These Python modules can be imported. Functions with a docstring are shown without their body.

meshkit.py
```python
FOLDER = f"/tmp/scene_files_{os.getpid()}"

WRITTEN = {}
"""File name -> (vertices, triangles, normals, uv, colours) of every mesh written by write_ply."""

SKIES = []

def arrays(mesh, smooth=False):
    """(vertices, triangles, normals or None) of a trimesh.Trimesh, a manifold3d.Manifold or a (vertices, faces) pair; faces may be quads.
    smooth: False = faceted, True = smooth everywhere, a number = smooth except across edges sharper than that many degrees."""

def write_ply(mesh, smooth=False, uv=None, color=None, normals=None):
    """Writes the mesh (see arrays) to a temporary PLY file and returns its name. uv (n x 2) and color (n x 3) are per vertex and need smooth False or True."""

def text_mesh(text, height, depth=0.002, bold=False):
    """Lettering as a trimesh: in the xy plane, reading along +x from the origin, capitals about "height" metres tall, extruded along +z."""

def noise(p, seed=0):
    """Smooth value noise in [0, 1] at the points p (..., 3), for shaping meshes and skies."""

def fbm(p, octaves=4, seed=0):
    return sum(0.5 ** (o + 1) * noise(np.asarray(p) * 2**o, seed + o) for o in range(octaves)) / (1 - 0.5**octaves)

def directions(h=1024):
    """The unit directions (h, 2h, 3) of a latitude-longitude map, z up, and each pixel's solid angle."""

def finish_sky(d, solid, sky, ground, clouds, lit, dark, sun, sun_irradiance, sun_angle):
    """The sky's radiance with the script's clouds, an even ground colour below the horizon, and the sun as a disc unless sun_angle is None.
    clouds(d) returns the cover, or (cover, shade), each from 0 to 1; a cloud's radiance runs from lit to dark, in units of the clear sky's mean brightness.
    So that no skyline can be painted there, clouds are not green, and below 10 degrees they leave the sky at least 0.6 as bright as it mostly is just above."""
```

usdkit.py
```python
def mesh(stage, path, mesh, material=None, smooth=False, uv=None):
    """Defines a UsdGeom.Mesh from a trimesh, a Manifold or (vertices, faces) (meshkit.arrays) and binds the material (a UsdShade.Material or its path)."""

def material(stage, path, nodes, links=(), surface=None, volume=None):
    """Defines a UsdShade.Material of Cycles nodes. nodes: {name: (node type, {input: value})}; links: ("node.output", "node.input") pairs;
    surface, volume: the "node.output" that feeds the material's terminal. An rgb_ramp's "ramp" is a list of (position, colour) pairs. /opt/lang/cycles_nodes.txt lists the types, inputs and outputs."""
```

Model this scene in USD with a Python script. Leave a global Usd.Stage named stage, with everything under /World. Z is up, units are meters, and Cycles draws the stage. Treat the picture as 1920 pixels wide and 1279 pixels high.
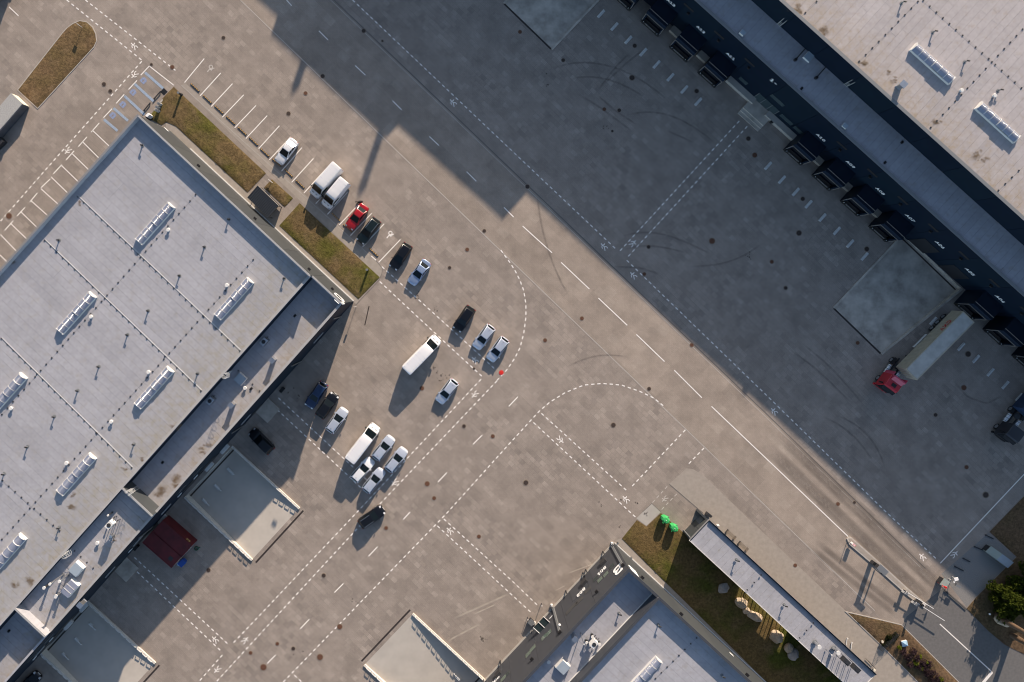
import math, random
import numpy as np, trimesh, usdkit, meshkit
from pxr import Usd, UsdGeom, UsdLux, UsdShade, Gf, Sdf, Vt
from shapely.geometry import Polygon, LineString, Point, box as sbox, MultiPolygon
from shapely.ops import unary_union
from shapely import affinity

stage = Usd.Stage.CreateInMemory()
UsdGeom.SetStageUpAxis(stage, UsdGeom.Tokens.z); UsdGeom.SetStageMetersPerUnit(stage, 1.0)
stage.DefinePrim('/World', 'Xform'); stage.DefinePrim('/World/Looks', 'Scope')
rng = random.Random(7); nrng = np.random.default_rng(7)
PI = math.pi

# ---------------------------------------------------------------- camera, sky, sun, exposure
H, F = 118.0, 1380.0                    # flying height in metres, focal length in px of the 1920 px photograph
NX, NY = 872.0, 525.0                   # the point of the photograph straight below the camera
cam = UsdGeom.Camera.Define(stage, '/World/camera')
cam.AddTranslateOp().Set(Gf.Vec3d(0, 0, H))
cam.CreateHorizontalApertureAttr(36.0); cam.CreateVerticalApertureAttr(36.0 * 682 / 1024)
cam.CreateFocalLengthAttr(36.0 * F / 1920)
cam.CreateHorizontalApertureOffsetAttr(36.0 * (960 - NX) / 1920)
cam.CreateVerticalApertureOffsetAttr(-36.0 * (639.5 - NY) / 1920)
cam.CreateClippingRangeAttr(Gf.Vec2f(0.5, 3000))
cam.CreateExposureAttr(0.68)

SUN_EL = math.radians(19.5); SX, SY = 0.325, 0.946
SUN_ROT = math.atan2(SX, SY)
usdkit.material(stage, '/World/Looks/sky_look', {
    's': ('sky_texture', {'sky_type': 'single_scattering', 'sun_disc': False, 'sun_elevation': SUN_EL, 'sun_rotation': SUN_ROT,
                          'altitude': 100.0, 'air_density': 1.0, 'aerosol_density': 1.0, 'ozone_density': 1.0}),
    'b': ('background_shader', {'strength': 0.10})}, [('s.color', 'b.color')], surface='b.background')
dome = UsdLux.DomeLight.Define(stage, '/World/sky')
UsdShade.MaterialBindingAPI.Apply(dome.GetPrim()).Bind(UsdShade.Material.Get(stage, '/World/Looks/sky_look'))
sun = UsdLux.DistantLight.Define(stage, '/World/sun')
sun.CreateIntensityAttr(1.25); sun.CreateAngleAttr(0.54); sun.CreateColorAttr(Gf.Vec3f(1.0, 0.83, 0.66))
sun.CreateNormalizeAttr(True)
_z = np.array([SX * math.cos(SUN_EL), SY * math.cos(SUN_EL), math.sin(SUN_EL)]); _z /= np.linalg.norm(_z)
_x = np.cross([0, 0, 1.0], _z); _x /= np.linalg.norm(_x); _y = np.cross(_z, _x)
sun.AddTransformOp().Set(Gf.Matrix4d(*[float(v) for r in ((*_x, 0), (*_y, 0), (*_z, 0), (0, 0, 0, 1)) for v in r]))

# ---------------------------------------------------------------- helpers: naming, things, parts
_used = {}
def numbered(parent, name):
    k = (parent, name); n = _used.get(k, -1) + 1; _used[k] = n
    return name if n == 0 else f'{name}_{n:03d}'
def keys(p, label=None, cat=None, group=None, kind=None):
    for k, v in (('label', label), ('category', cat), ('group', group), ('kind', kind)):
        if v: p.SetCustomDataByKey(k, v)
def thing(name, label, cat, loc=(0, 0, 0), rot=0.0, group=None, kind=None):
    x = UsdGeom.Xform.Define(stage, '/World/' + numbered('/World', name))
    x.AddTranslateOp().Set(Gf.Vec3d(*[float(v) for v in loc])); x.AddRotateZOp().Set(math.degrees(rot))
    keys(x.GetPrim(), label, cat, group, kind)
    return str(x.GetPath())
def dup(src, label, loc, rot, group=None):
    name = src.rsplit('/', 1)[1]
    base = name[:-4] if name[-4:-3] == '_' and name[-3:].isdigit() else name
    was = stage.GetPrimAtPath(src).GetCustomData()
    p = thing(base, label, was['category'], loc, rot, group or was.get('group'))
    pr = stage.GetPrimAtPath(p); pr.GetReferences().AddInternalReference(Sdf.Path(src)); pr.SetInstanceable(True)
    return p
class MB:
    def __init__(s): s.v, s.f, s.n, s.uv = [], [], 0, []
    def add(s, v, f, uv=None):
        v = np.asarray(v, float); f = np.asarray(f, int)
        if f.shape[1] == 4: f = np.vstack([f[:, [0, 1, 2]], f[:, [0, 2, 3]]])
        s.v.append(v); s.f.append(f + s.n); s.n += len(v)
        if uv is not None: s.uv.append(uv)
        return s
    def tm(s, m, M=None):
        v = np.asarray(m.vertices)
        if M is not None: v = v @ np.asarray(M)[:3, :3].T + np.asarray(M)[:3, 3]
        return s.add(v, m.faces)
    def hexa(s, b, t):                  # four bottom and four top corners, both counter-clockwise from above
        return s.add(np.vstack([b, t]), [[3, 2, 1, 0], [4, 5, 6, 7], [0, 1, 5, 4], [1, 2, 6, 5], [2, 3, 7, 6], [3, 0, 4, 7]])
    def box(s, x0, x1, y0, y1, z0, z1):
        c = [(x0, y0), (x1, y0), (x1, y1), (x0, y1)]
        return s.hexa([(*p, z0) for p in c], [(*p, z1) for p in c])
    def cbox(s, c, L, W, z0, z1, ang=0.0):
        ca, sa = math.cos(ang), math.sin(ang)
        q = [(c[0] + ca * a - sa * b, c[1] + sa * a + ca * b) for a, b in ((-L/2, -W/2), (L/2, -W/2), (L/2, W/2), (-L/2, W/2))]
        return s.hexa([(*p, z0) for p in q], [(*p, z1) for p in q])
    def bar(s, p, q, w, h=None):
        p, q = np.asarray(p, float), np.asarray(q, float); h = h or w
        d = q - p; d /= np.linalg.norm(d)
        up = np.array([0, 0, 1.0]) if abs(d[2]) < 0.95 else np.array([1.0, 0, 0])
        r = np.cross(d, up); r /= np.linalg.norm(r); u = np.cross(r, d)
        c = [-r * w/2 - u * h/2, r * w/2 - u * h/2, r * w/2 + u * h/2, -r * w/2 + u * h/2]
        return s.add([p + k for k in c] + [q + k for k in c], [[0, 1, 2, 3], [7, 6, 5, 4], [0, 4, 5, 1], [1, 5, 6, 2], [2, 6, 7, 3], [3, 7, 4, 0]])
    def tube(s, p, q, r, n=10, r2=None):
        p, q = np.asarray(p, float), np.asarray(q, float); r2 = r if r2 is None else r2
        d = (q - p) / np.linalg.norm(q - p)
        up = np.array([0, 0, 1.0]) if abs(d[2]) < 0.9 else np.array([1.0, 0, 0])
        a = np.cross(d, up); a /= np.linalg.norm(a); b = np.cross(d, a)
        t = np.arange(n) * 2 * PI / n
        ring = np.outer(np.cos(t), a) + np.outer(np.sin(t), b)
        v = np.vstack([p + ring * r, q + ring * r2, [p], [q]])
        i = np.arange(n); j = (i + 1) % n
        f = np.vstack([np.c_[i, j, j + n], np.c_[i, j + n, i + n], np.c_[j, i, np.full(n, 2 * n)], np.c_[i + n, j + n, np.full(n, 2 * n + 1)]])
        return s.add(v, f[:, ::-1])
    def poly(s, poly, z):               # flat sheet facing up
        for g in getattr(poly, 'geoms', [poly]):
            if g.is_empty or g.area < 1e-6: continue
            v, f = trimesh.creation.triangulate_polygon(g, engine='earcut')
            a, b, c = v[f[:, 0]], v[f[:, 1]], v[f[:, 2]]
            cr = (b[:, 0]-a[:, 0])*(c[:, 1]-a[:, 1]) - (b[:, 1]-a[:, 1])*(c[:, 0]-a[:, 0])
            f = np.array(f); f[cr < 0] = f[cr < 0][:, ::-1]
            s.add(np.c_[v, np.full(len(v), z)], f)
        return s
    def prism(s, poly, z0, z1):
        for g in getattr(poly, 'geoms', [poly]):
            if g.is_empty or g.area < 1e-6: continue
            m = trimesh.creation.extrude_polygon(g, z1 - z0, engine='earcut'); m.apply_translation([0, 0, z0]); s.tm(m)
        return s
    def panel(s, a, b, c, d, t):        # slab whose outer face is the quad a b c d (counter-clockwise seen from outside)
        a, b, c, d = [np.asarray(k, float) for k in (a, b, c, d)]
        n = np.cross(b - a, d - a); n = n / np.linalg.norm(n) * t
        return s.add([a - n, b - n, c - n, d - n, a, b, c, d], [[3, 2, 1, 0], [4, 5, 6, 7], [0, 1, 5, 4], [1, 2, 6, 5], [2, 3, 7, 6], [3, 0, 4, 7]])
    def build(s, name, mat, parent='/World', smooth=False, **k):
        path = parent + '/' + numbered(parent, name)
        uv = np.vstack(s.uv) if s.uv else None
        usdkit.mesh(stage, path, (np.vstack(s.v), np.vstack(s.f)), M[mat] if isinstance(mat, str) else mat, smooth=smooth, uv=uv)
        if k: keys(stage.GetPrimAtPath(path), **k)
        return path

def P(px, py, z=0.0):                   # the world point at height z that the photograph shows at this pixel
    s = (H - z) / F
    return np.array([(px - NX) * s, -(py - NY) * s, z])
def P2(px, py, z=0.0): return P(px, py, z)[:2]
def pxang(dx, dy): return math.atan2(-dy, dx)
def PG(pts, z=0.0): return Polygon([tuple(P2(x, y, z)) for x, y in pts])
class Frame:
    def __init__(s, u, v):
        s.u = np.array([u[0], -u[1]]) / math.hypot(*u); s.v = np.array([v[0], -v[1]]) / math.hypot(*v)
        s.inv = np.linalg.inv(np.c_[s.u, s.v])
    def ab(s, px, py, z=0.0): return s.inv @ P2(px, py, z)
    def pt(s, a, b, z=None):
        p = s.u * a + s.v * b
        return p if z is None else np.array([p[0], p[1], z])
    def quad(s, a0, a1, b0, b1): return Polygon([s.pt(a0, b0), s.pt(a1, b0), s.pt(a1, b1), s.pt(a0, b1)])
    def block(s, mb, a0, a1, b0, b1, z0, z1):
        c = [s.pt(a0, b0), s.pt(a1, b0), s.pt(a1, b1), s.pt(a0, b1)]
        return mb.hexa([(*p, z0) for p in c], [(*p, z1) for p in c])
    def hit(s, axis, val, px, py):      # where the sight line through a pixel meets the plane axis = val: (other coordinate, z)
        g = s.ab(px, py); t = val / g[axis]
        return g[1 - axis] * t, H * (1 - t)

# ---------------------------------------------------------------- materials
M = {}
L = '/World/Looks/'
def mat(name, col, rough=0.6, metal=0.0, amp=0.0, scale=1.0, bump=0.0, bscale=20.0, coat=0.0, spec=0.5, col2=None, detail=4.0):
    nodes = {'p': ('principled_bsdf', {'roughness': rough, 'metallic': metal, 'specular_ior_level': spec, 'coat_weight': coat, 'base_color': col})}
    links = []
    if amp or col2 or bump: nodes['g'] = ('geometry', {})
    if amp or col2:
        lo = [c * (1 - amp) for c in col] if col2 is None else col
        hi = [c * (1 + amp) for c in col] if col2 is None else col2
        nodes['n'] = ('noise_texture', {'scale': scale, 'detail': detail, 'roughness': 0.6})
        nodes['r'] = ('map_range', {'from_min': 0.32, 'from_max': 0.68, 'to_min': 0.0, 'to_max': 1.0, 'clamp': True})
        nodes['m'] = ('mix_color', {'a': lo, 'b': hi})
        links += [('g.position', 'n.vector'), ('n.fac', 'r.value'), ('r.result', 'm.fac'), ('m.result', 'p.base_color')]
    if bump:
        nodes['bn'] = ('noise_texture', {'scale': bscale, 'detail': 3.0})
        nodes['b'] = ('bump', {'strength': bump, 'distance': 0.05})
        links += [('g.position', 'bn.vector'), ('bn.fac', 'b.height'), ('b.normal', 'p.normal')]
    M[name] = usdkit.material(stage, L + name, nodes, links, surface='p.BSDF')

def paving(name, base, dark, light, rot, cell, patch=0.6, joint=0.4):
    """block paving: laid in fields about a metre across that weathered differently, blotches, thin dirty joints between the fields"""
    nd = {'g': ('geometry', {}), 'mp': ('mapping', {'rotation': (0, 0, rot)}),
          'ba': ('brick_texture', {'scale': 1.0, 'brick_width': cell, 'row_height': cell * .68, 'mortar_size': 0.03, 'mortar_smooth': 0.4, 'color1': (0, 0, 0), 'color2': (1, 1, 1), 'mortar': (.5, .5, .5)}),
          'bb': ('brick_texture', {'scale': 1.0, 'brick_width': cell * 2.3, 'row_height': cell * 1.36, 'offset': 0.37, 'mortar_size': 0.0, 'color1': (0.9, 0.9, 0.9), 'color2': (1.08, 1.08, 1.08), 'mortar': (1, 1, 1)}),
          'br': ('brick_texture', {'scale': 1.0, 'brick_width': 0.42, 'row_height': 0.21, 'mortar_size': 0.012, 'color1': (1, 1, 1), 'color2': (0.88, 0.88, 0.88), 'mortar': (0.7, 0.7, 0.7)}),
          'n1': ('noise_texture', {'scale': 0.045, 'detail': 5.0, 'roughness': 0.6}), 'n2': ('noise_texture', {'scale': 0.35, 'detail': 6.0, 'roughness': 0.65}),
          'n3': ('noise_texture', {'scale': 9.0, 'detail': 2.0}), 'n4': ('noise_texture', {'scale': 0.09, 'detail': 4.0, 'roughness': 0.6}), 'sep': ('rgb_to_bw', {}),
          'gate': ('map_range', {'from_min': 0.44, 'from_max': 0.60, 'to_min': 0.08, 'to_max': 1.0, 'clamp': True}), 'pick': ('map_range', {'from_min': 0.62, 'from_max': 0.92, 'clamp': True}), 'picklo': ('map_range', {'from_min': 0.14, 'from_max': 0.06, 'clamp': True}),
          'pm': ('math', {'math_type': 'multiply'}), 'pm2': ('math', {'math_type': 'multiply', 'value2': patch}), 'pl2': ('math', {'math_type': 'multiply', 'value2': 0.6}),
          'r1': ('map_range', {'from_min': 0.3, 'from_max': 0.7, 'clamp': True}), 'r2': ('map_range', {'from_min': 0.35, 'from_max': 0.65, 'to_min': 0.88, 'to_max': 1.12, 'clamp': True}),
          'r3': ('map_range', {'from_min': 0.3, 'from_max': 0.7, 'to_min': 0.92, 'to_max': 1.08, 'clamp': True}),
          'm1': ('mix_color', {'a': [b * 0.9 for b in base], 'b': [b * 1.07 for b in base]}), 'm2': ('mix_color', {'b': dark}), 'm2b': ('mix_color', {'b': light}),
          'm3': ('mix_color', {'blend_type': 'multiply', 'fac': 1.0, 'use_clamp': False}), 'm4': ('mix_color', {'blend_type': 'multiply', 'fac': 1.0, 'use_clamp': False}), 'm7': ('mix_color', {'blend_type': 'multiply', 'fac': 0.8, 'use_clamp': False}),
          'jm': ('math', {'math_type': 'multiply'}), 'jm2': ('math', {'math_type': 'multiply', 'value2': joint}), 'm5': ('mix_color', {'b': [d * 0.6 for d in dark]}), 'm6': ('mix_color', {'blend_type': 'multiply', 'fac': 0.6}),
          'bp': ('bump', {'strength': 0.25, 'distance': 0.02}), 'p': ('principled_bsdf', {'roughness': 0.85, 'specular_ior_level': 0.25})}
    lk = [('g.position', 'mp.vector'), ('mp.vector', 'ba.vector'), ('mp.vector', 'bb.vector'), ('mp.vector', 'br.vector'), ('g.position', 'n1.vector'), ('g.position', 'n2.vector'), ('g.position', 'n3.vector'), ('g.position', 'n4.vector'),
          ('n1.fac', 'r1.value'), ('r1.result', 'm1.fac'), ('ba.color', 'sep.color'), ('sep.val', 'pick.value'), ('sep.val', 'picklo.value'), ('n4.fac', 'gate.value'),
          ('pick.result', 'pm.value1'), ('gate.result', 'pm.value2'), ('pm.value', 'pm2.value1'), ('picklo.result', 'pl2.value1'), ('m1.result', 'm2.a'), ('pm2.value', 'm2.fac'), ('m2.result', 'm2b.a'), ('pl2.value', 'm2b.fac'),
          ('n2.fac', 'r2.value'), ('m2b.result', 'm3.a'), ('r2.result', 'm3.b'), ('n3.fac', 'r3.value'), ('m3.result', 'm4.a'), ('r3.result', 'm4.b'), ('m4.result', 'm7.a'), ('bb.color', 'm7.b'),
          ('ba.fac', 'jm.value1'), ('gate.result', 'jm.value2'), ('jm.value', 'jm2.value1'), ('m7.result', 'm5.a'), ('jm2.value', 'm5.fac'), ('m5.result', 'm6.a'), ('br.color', 'm6.b'), ('m6.result', 'p.base_color'), ('n3.fac', 'bp.height'), ('bp.normal', 'p.normal')]
    M[name] = usdkit.material(stage, L + name, nd, lk, surface='p.BSDF')

def roofing(name, base, edges=(), dirt=(0.26, 0.235, 0.19)):
    """pale bitumen membrane; edges: (normal x, normal y, offset, width) of a roof edge along which water leaves its dirt"""
    nd = {'g': ('geometry', {}), 'n1': ('noise_texture', {'scale': 0.22, 'detail': 5.0, 'roughness': 0.62}), 'n2': ('noise_texture', {'scale': 2.2, 'detail': 5.0}),
          'n3': ('noise_texture', {'scale': 0.9, 'detail': 4.0, 'roughness': 0.7}),
          'r1': ('map_range', {'from_min': 0.3, 'from_max': 0.7, 'to_min': 0.9, 'to_max': 1.08, 'clamp': True}),
          'r2': ('map_range', {'from_min': 0.3, 'from_max': 0.7, 'to_min': 0.93, 'to_max': 1.06, 'clamp': True}),
          'r3': ('map_range', {'from_min': 0.54, 'from_max': 0.76, 'to_min': 0.0, 'to_max': 0.5, 'clamp': True}),
          'a': ('mix_color', {'blend_type': 'multiply', 'fac': 1.0, 'a': base}), 'b': ('mix_color', {'blend_type': 'multiply', 'fac': 1.0}),
          'c': ('mix_color', {'b': dirt}), 'p': ('principled_bsdf', {'roughness': 0.62, 'specular_ior_level': 0.4})}
    lk = [('g.position', 'n1.vector'), ('g.position', 'n2.vector'), ('g.position', 'n3.vector'), ('n1.fac', 'r1.value'), ('n2.fac', 'r2.value'), ('n3.fac', 'r3.value'),
          ('r1.result', 'a.b'), ('a.result', 'b.a'), ('r2.result', 'b.b'), ('b.result', 'c.a'), ('r3.result', 'c.fac')]
    out = 'c.result'
    for i, (nx, ny, off, w) in enumerate(edges):
        nd[f'd{i}'] = ('vector_math', {'math_type': 'dot_product', 'vector2': (nx, ny, 0)})
        nd[f's{i}'] = ('map_range', {'from_min': off - w, 'from_max': off + 0.25 * w, 'to_min': 0.0, 'to_max': 1.0, 'clamp': True})
        nd[f't{i}'] = ('math', {'math_type': 'multiply'}); nd[f'k{i}'] = ('map_range', {'from_min': 0.36, 'from_max': 0.66, 'to_min': 0.15, 'to_max': 1.0, 'clamp': True})
        nd[f'e{i}'] = ('mix_color', {'b': dirt})
        lk += [('g.position', f'd{i}.vector1'), (f'd{i}.value', f's{i}.value'), ('n3.fac', f'k{i}.value'), (f's{i}.result', f't{i}.value1'), (f'k{i}.result', f't{i}.value2'),
               (out, f'e{i}.a'), (f't{i}.value', f'e{i}.fac')]
        out = f'e{i}.result'
    lk.append((out, 'p.base_color'))
    M[name] = usdkit.material(stage, L + name, nd, lk, surface='p.BSDF')

def fade(name, col, amt, nscale=1.5, ax='x'):
    """thin worn mark on the ground: dark in the middle of its ribbon, gone at the edges, broken up by noise"""
    nd = {'t': ('texture_coordinate', {}), 's': ('separate_xyz', {}), 'a': ('math', {'math_type': 'multiply_add', 'value2': 2.0, 'value3': -1.0}), 'b': ('math', {'math_type': 'absolute'}),
          'c': ('map_range', {'range_type': 'smoothstep', 'from_min': 1.0, 'from_max': 0.15, 'clamp': True}),
          'g': ('geometry', {}), 'n': ('noise_texture', {'scale': nscale, 'detail': 4.0}), 'r': ('map_range', {'from_min': 0.3, 'from_max': 0.65, 'to_min': 0.35 * amt, 'to_max': amt, 'clamp': True}),
          'm': ('math', {'math_type': 'multiply'}), 'd': ('diffuse_bsdf', {'color': col}), 'x': ('transparent_bsdf', {}), 'mx': ('mix_closure', {}),
          'ya': ('math', {'math_type': 'multiply_add', 'value2': 2.0, 'value3': -1.0}), 'yb': ('math', {'math_type': 'absolute'}), 'yc': ('map_range', {'from_min': 1.0, 'from_max': 0.75, 'clamp': True}), 'ym': ('math', {'math_type': 'multiply'})}
    lk = [('t.UV', 's.vector'), ('s.x', 'a.value1'), ('a.value', 'b.value1'), ('b.value', 'c.value'), ('g.position', 'n.vector'), ('n.fac', 'r.value'),
          ('c.result', 'm.value1'), ('r.result', 'm.value2'), ('s.y', 'ya.value1'), ('ya.value', 'yb.value1'), ('yb.value', 'yc.value'), ('m.value', 'ym.value1'), ('yc.result', 'ym.value2'),
          ('ym.value', 'mx.fac'), ('x.BSDF', 'mx.closure1'), ('d.BSDF', 'mx.closure2')]
    M[name] = usdkit.material(stage, L + name, nd, lk, surface='mx.closure')

ROT = math.radians(44)
paving('yard_paving_look', (0.316, 0.269, 0.233), (0.225, 0.194, 0.172), (0.370, 0.319, 0.277), ROT, 1.05)
paving('road_paving_look', (0.335, 0.280, 0.235), (0.275, 0.233, 0.2), (0.37, 0.315, 0.267), ROT, 1.9, 0.35, 0.12)
mat('walk_paving', (0.33, 0.29, 0.25), 0.85, amp=0.09, scale=1.6, bump=0.15)
mat('gravel_pad', (0.21, 0.205, 0.20), 0.9, amp=0.28, scale=9.0, bump=0.5, bscale=14)
mat('asphalt', (0.135, 0.13, 0.128), 0.85, amp=0.12, scale=2.5, bump=0.2, bscale=40)
mat('concrete', (0.40, 0.375, 0.34), 0.8, amp=0.09, scale=0.5, bump=0.1)
mat('slab_concrete', (0.30, 0.268, 0.232), 0.85, scale=0.42, bump=0.08, detail=9, col2=(0.58, 0.525, 0.455), spec=0.2)
mat('ramp_concrete', (0.45, 0.415, 0.37), 0.8, amp=0.07, scale=0.4, bump=0.08)
mat('wall_top', (0.62, 0.58, 0.52), 0.75, amp=0.05, scale=2.0)
mat('kerb', (0.42, 0.385, 0.345), 0.8, amp=0.1, scale=2.0)
mat('kerb_joint', (0.15, 0.135, 0.125), 0.9)
mat('drain_iron', (0.035, 0.026, 0.022), 0.6, amp=0.3, scale=6)
mat('paint_white', (0.80, 0.755, 0.71), 0.7, amp=0.10, scale=7.0)
mat('paint_worn', (0.50, 0.46, 0.42), 0.8, amp=0.2, scale=5.0)
mat('grass', (0.085, 0.058, 0.025), 0.9, col2=(0.20, 0.135, 0.065), scale=3.0, bump=0.9, bscale=9.0, detail=9)
def grassy(name, dry, green, bare):
    nd = {'g': ('geometry', {}), 'n1': ('noise_texture', {'scale': 0.16, 'detail': 4.0}), 'n2': ('noise_texture', {'scale': 2.6, 'detail': 9.0, 'roughness': 0.75}), 'n3': ('noise_texture', {'scale': 0.5, 'detail': 3.0}),
          'r1': ('map_range', {'from_min': 0.42, 'from_max': 0.6, 'clamp': True}), 'r2': ('map_range', {'from_min': 0.3, 'from_max': 0.7, 'to_min': 0.45, 'to_max': 1.6, 'clamp': True}),
          'r3': ('map_range', {'from_min': 0.55, 'from_max': 0.75, 'to_min': 0.0, 'to_max': 0.7, 'clamp': True}),
          'a': ('mix_color', {'a': dry, 'b': green}), 'b': ('mix_color', {'b': bare}), 'c': ('mix_color', {'blend_type': 'multiply', 'fac': 1.0, 'use_clamp': False}),
          'bp': ('bump', {'strength': 1.0, 'distance': 0.12}), 'p': ('principled_bsdf', {'roughness': 0.95, 'specular_ior_level': 0.1})}
    lk = [('g.position', 'n1.vector'), ('g.position', 'n2.vector'), ('g.position', 'n3.vector'), ('n1.fac', 'r1.value'), ('n2.fac', 'r2.value'), ('n3.fac', 'r3.value'),
          ('r1.result', 'a.fac'), ('a.result', 'b.a'), ('r3.result', 'b.fac'), ('b.result', 'c.a'), ('r2.result', 'c.b'), ('c.result', 'p.base_color'), ('n2.fac', 'bp.height'), ('bp.normal', 'p.normal')]
    M[name] = usdkit.material(stage, L + name, nd, lk, surface='p.BSDF')
grassy('verge_grass', (0.140, 0.098, 0.048), (0.092, 0.086, 0.022), (0.165, 0.118, 0.066))
grassy('island_grass', (0.155, 0.102, 0.055), (0.125, 0.090, 0.041), (0.185, 0.127, 0.075))
grassy('lawn_grass', (0.120, 0.084, 0.036), (0.066, 0.072, 0.014), (0.155, 0.106, 0.054))
grassy('bed_soil', (0.13, 0.085, 0.05), (0.10, 0.072, 0.038), (0.17, 0.11, 0.065))
roofing('roof_white', (0.355, 0.355, 0.385))
mat('deck', (0.20, 0.20, 0.215), 0.8)
mat('coping', (0.36, 0.355, 0.355), 0.5, 0.0, amp=0.05, scale=2.0)
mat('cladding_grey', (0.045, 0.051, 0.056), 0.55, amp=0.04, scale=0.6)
mat('cladding_grey_2', (0.050, 0.056, 0.060), 0.55, amp=0.04, scale=0.6)
mat('cladding_dark', (0.046, 0.050, 0.060), 0.55, amp=0.05, scale=0.7)
mat('cladding_dark_2', (0.051, 0.055, 0.065), 0.55, amp=0.05, scale=0.7)
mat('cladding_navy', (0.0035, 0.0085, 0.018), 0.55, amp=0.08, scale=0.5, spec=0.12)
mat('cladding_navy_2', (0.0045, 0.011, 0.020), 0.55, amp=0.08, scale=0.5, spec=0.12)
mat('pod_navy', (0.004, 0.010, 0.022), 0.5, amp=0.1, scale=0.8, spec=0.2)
mat('black', (0.006, 0.006, 0.008), 0.6)
mat('black_rubber', (0.014, 0.014, 0.015), 0.75)
mat('white_sign', (0.85, 0.85, 0.85), 0.5)
mat('window_glass', (0.022, 0.034, 0.038), 0.08, spec=0.5)
mat('trim_dim', (0.20, 0.18, 0.165), 0.6)
mat('window_green', (0.10, 0.135, 0.115), 0.12, spec=0.8)
mat('window_frame', (0.05, 0.052, 0.055), 0.4)
mat('steel', (0.55, 0.56, 0.58), 0.32, 0.9, amp=0.06, scale=3)
mat('galvanised', (0.58, 0.58, 0.57), 0.6, 0.0, amp=0.12, scale=3)
mat('white_metal', (0.66, 0.65, 0.63), 0.4)
mat('grey_metal', (0.20, 0.21, 0.22), 0.5, 0.3)
mat('dark_metal', (0.035, 0.036, 0.04), 0.5, 0.2)
mat('skylight_pane', (0.19, 0.22, 0.31), 0.10, spec=0.7)
mat('rust_iron', (0.115, 0.050, 0.028), 0.8, amp=0.35, scale=14)
mat('dark_iron', (0.045, 0.030, 0.024), 0.75, amp=0.3, scale=14)
mat('cover_ring', (0.20, 0.155, 0.12), 0.85, amp=0.15, scale=8)
mat('signal_red', (0.62, 0.030, 0.022), 0.5)
mat('bumper_yellow', (0.62, 0.36, 0.13), 0.7, amp=0.2, scale=6)
mat('blue_paint', (0.30, 0.37, 0.47), 0.85, amp=0.2, scale=6.0)
mat('blue_paint_deep', (0.24, 0.29, 0.44), 0.85, amp=0.2, scale=6.0)
mat('tinted_glass', (0.004, 0.007, 0.009), 0.06, spec=0.25)
mat('tyre', (0.012, 0.012, 0.013), 0.85)
mat('rim', (0.45, 0.46, 0.48), 0.35, 0.8)
mat('head_lamp', (0.45, 0.47, 0.5), 0.1, spec=0.8)
mat('tail_lamp', (0.35, 0.012, 0.010), 0.2)
mat('car_white', (0.52, 0.57, 0.66), 0.30, 0.35, coat=0.8)
mat('car_silver', (0.50, 0.53, 0.60), 0.28, 0.45, coat=0.7)
mat('car_pearl', (0.74, 0.75, 0.77), 0.25, coat=0.8)
mat('car_blue_silver', (0.30, 0.38, 0.54), 0.28, 0.4, coat=0.7)
mat('car_red', (0.36, 0.008, 0.012), 0.25, coat=0.8)
mat('car_black', (0.006, 0.007, 0.010), 0.25, coat=0.35, spec=0.3)
mat('car_green', (0.009, 0.016, 0.018), 0.25, 0.0, coat=0.4, spec=0.3)
mat('car_navy', (0.012, 0.030, 0.085), 0.22, 0.2, coat=0.8)
mat('van_white', (0.76, 0.76, 0.77), 0.35, coat=0.4)
mat('truck_red', (0.42, 0.010, 0.022), 0.3, coat=0.6)
mat('deflector_pink', (0.46, 0.05, 0.10), 0.35, coat=0.5)
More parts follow.
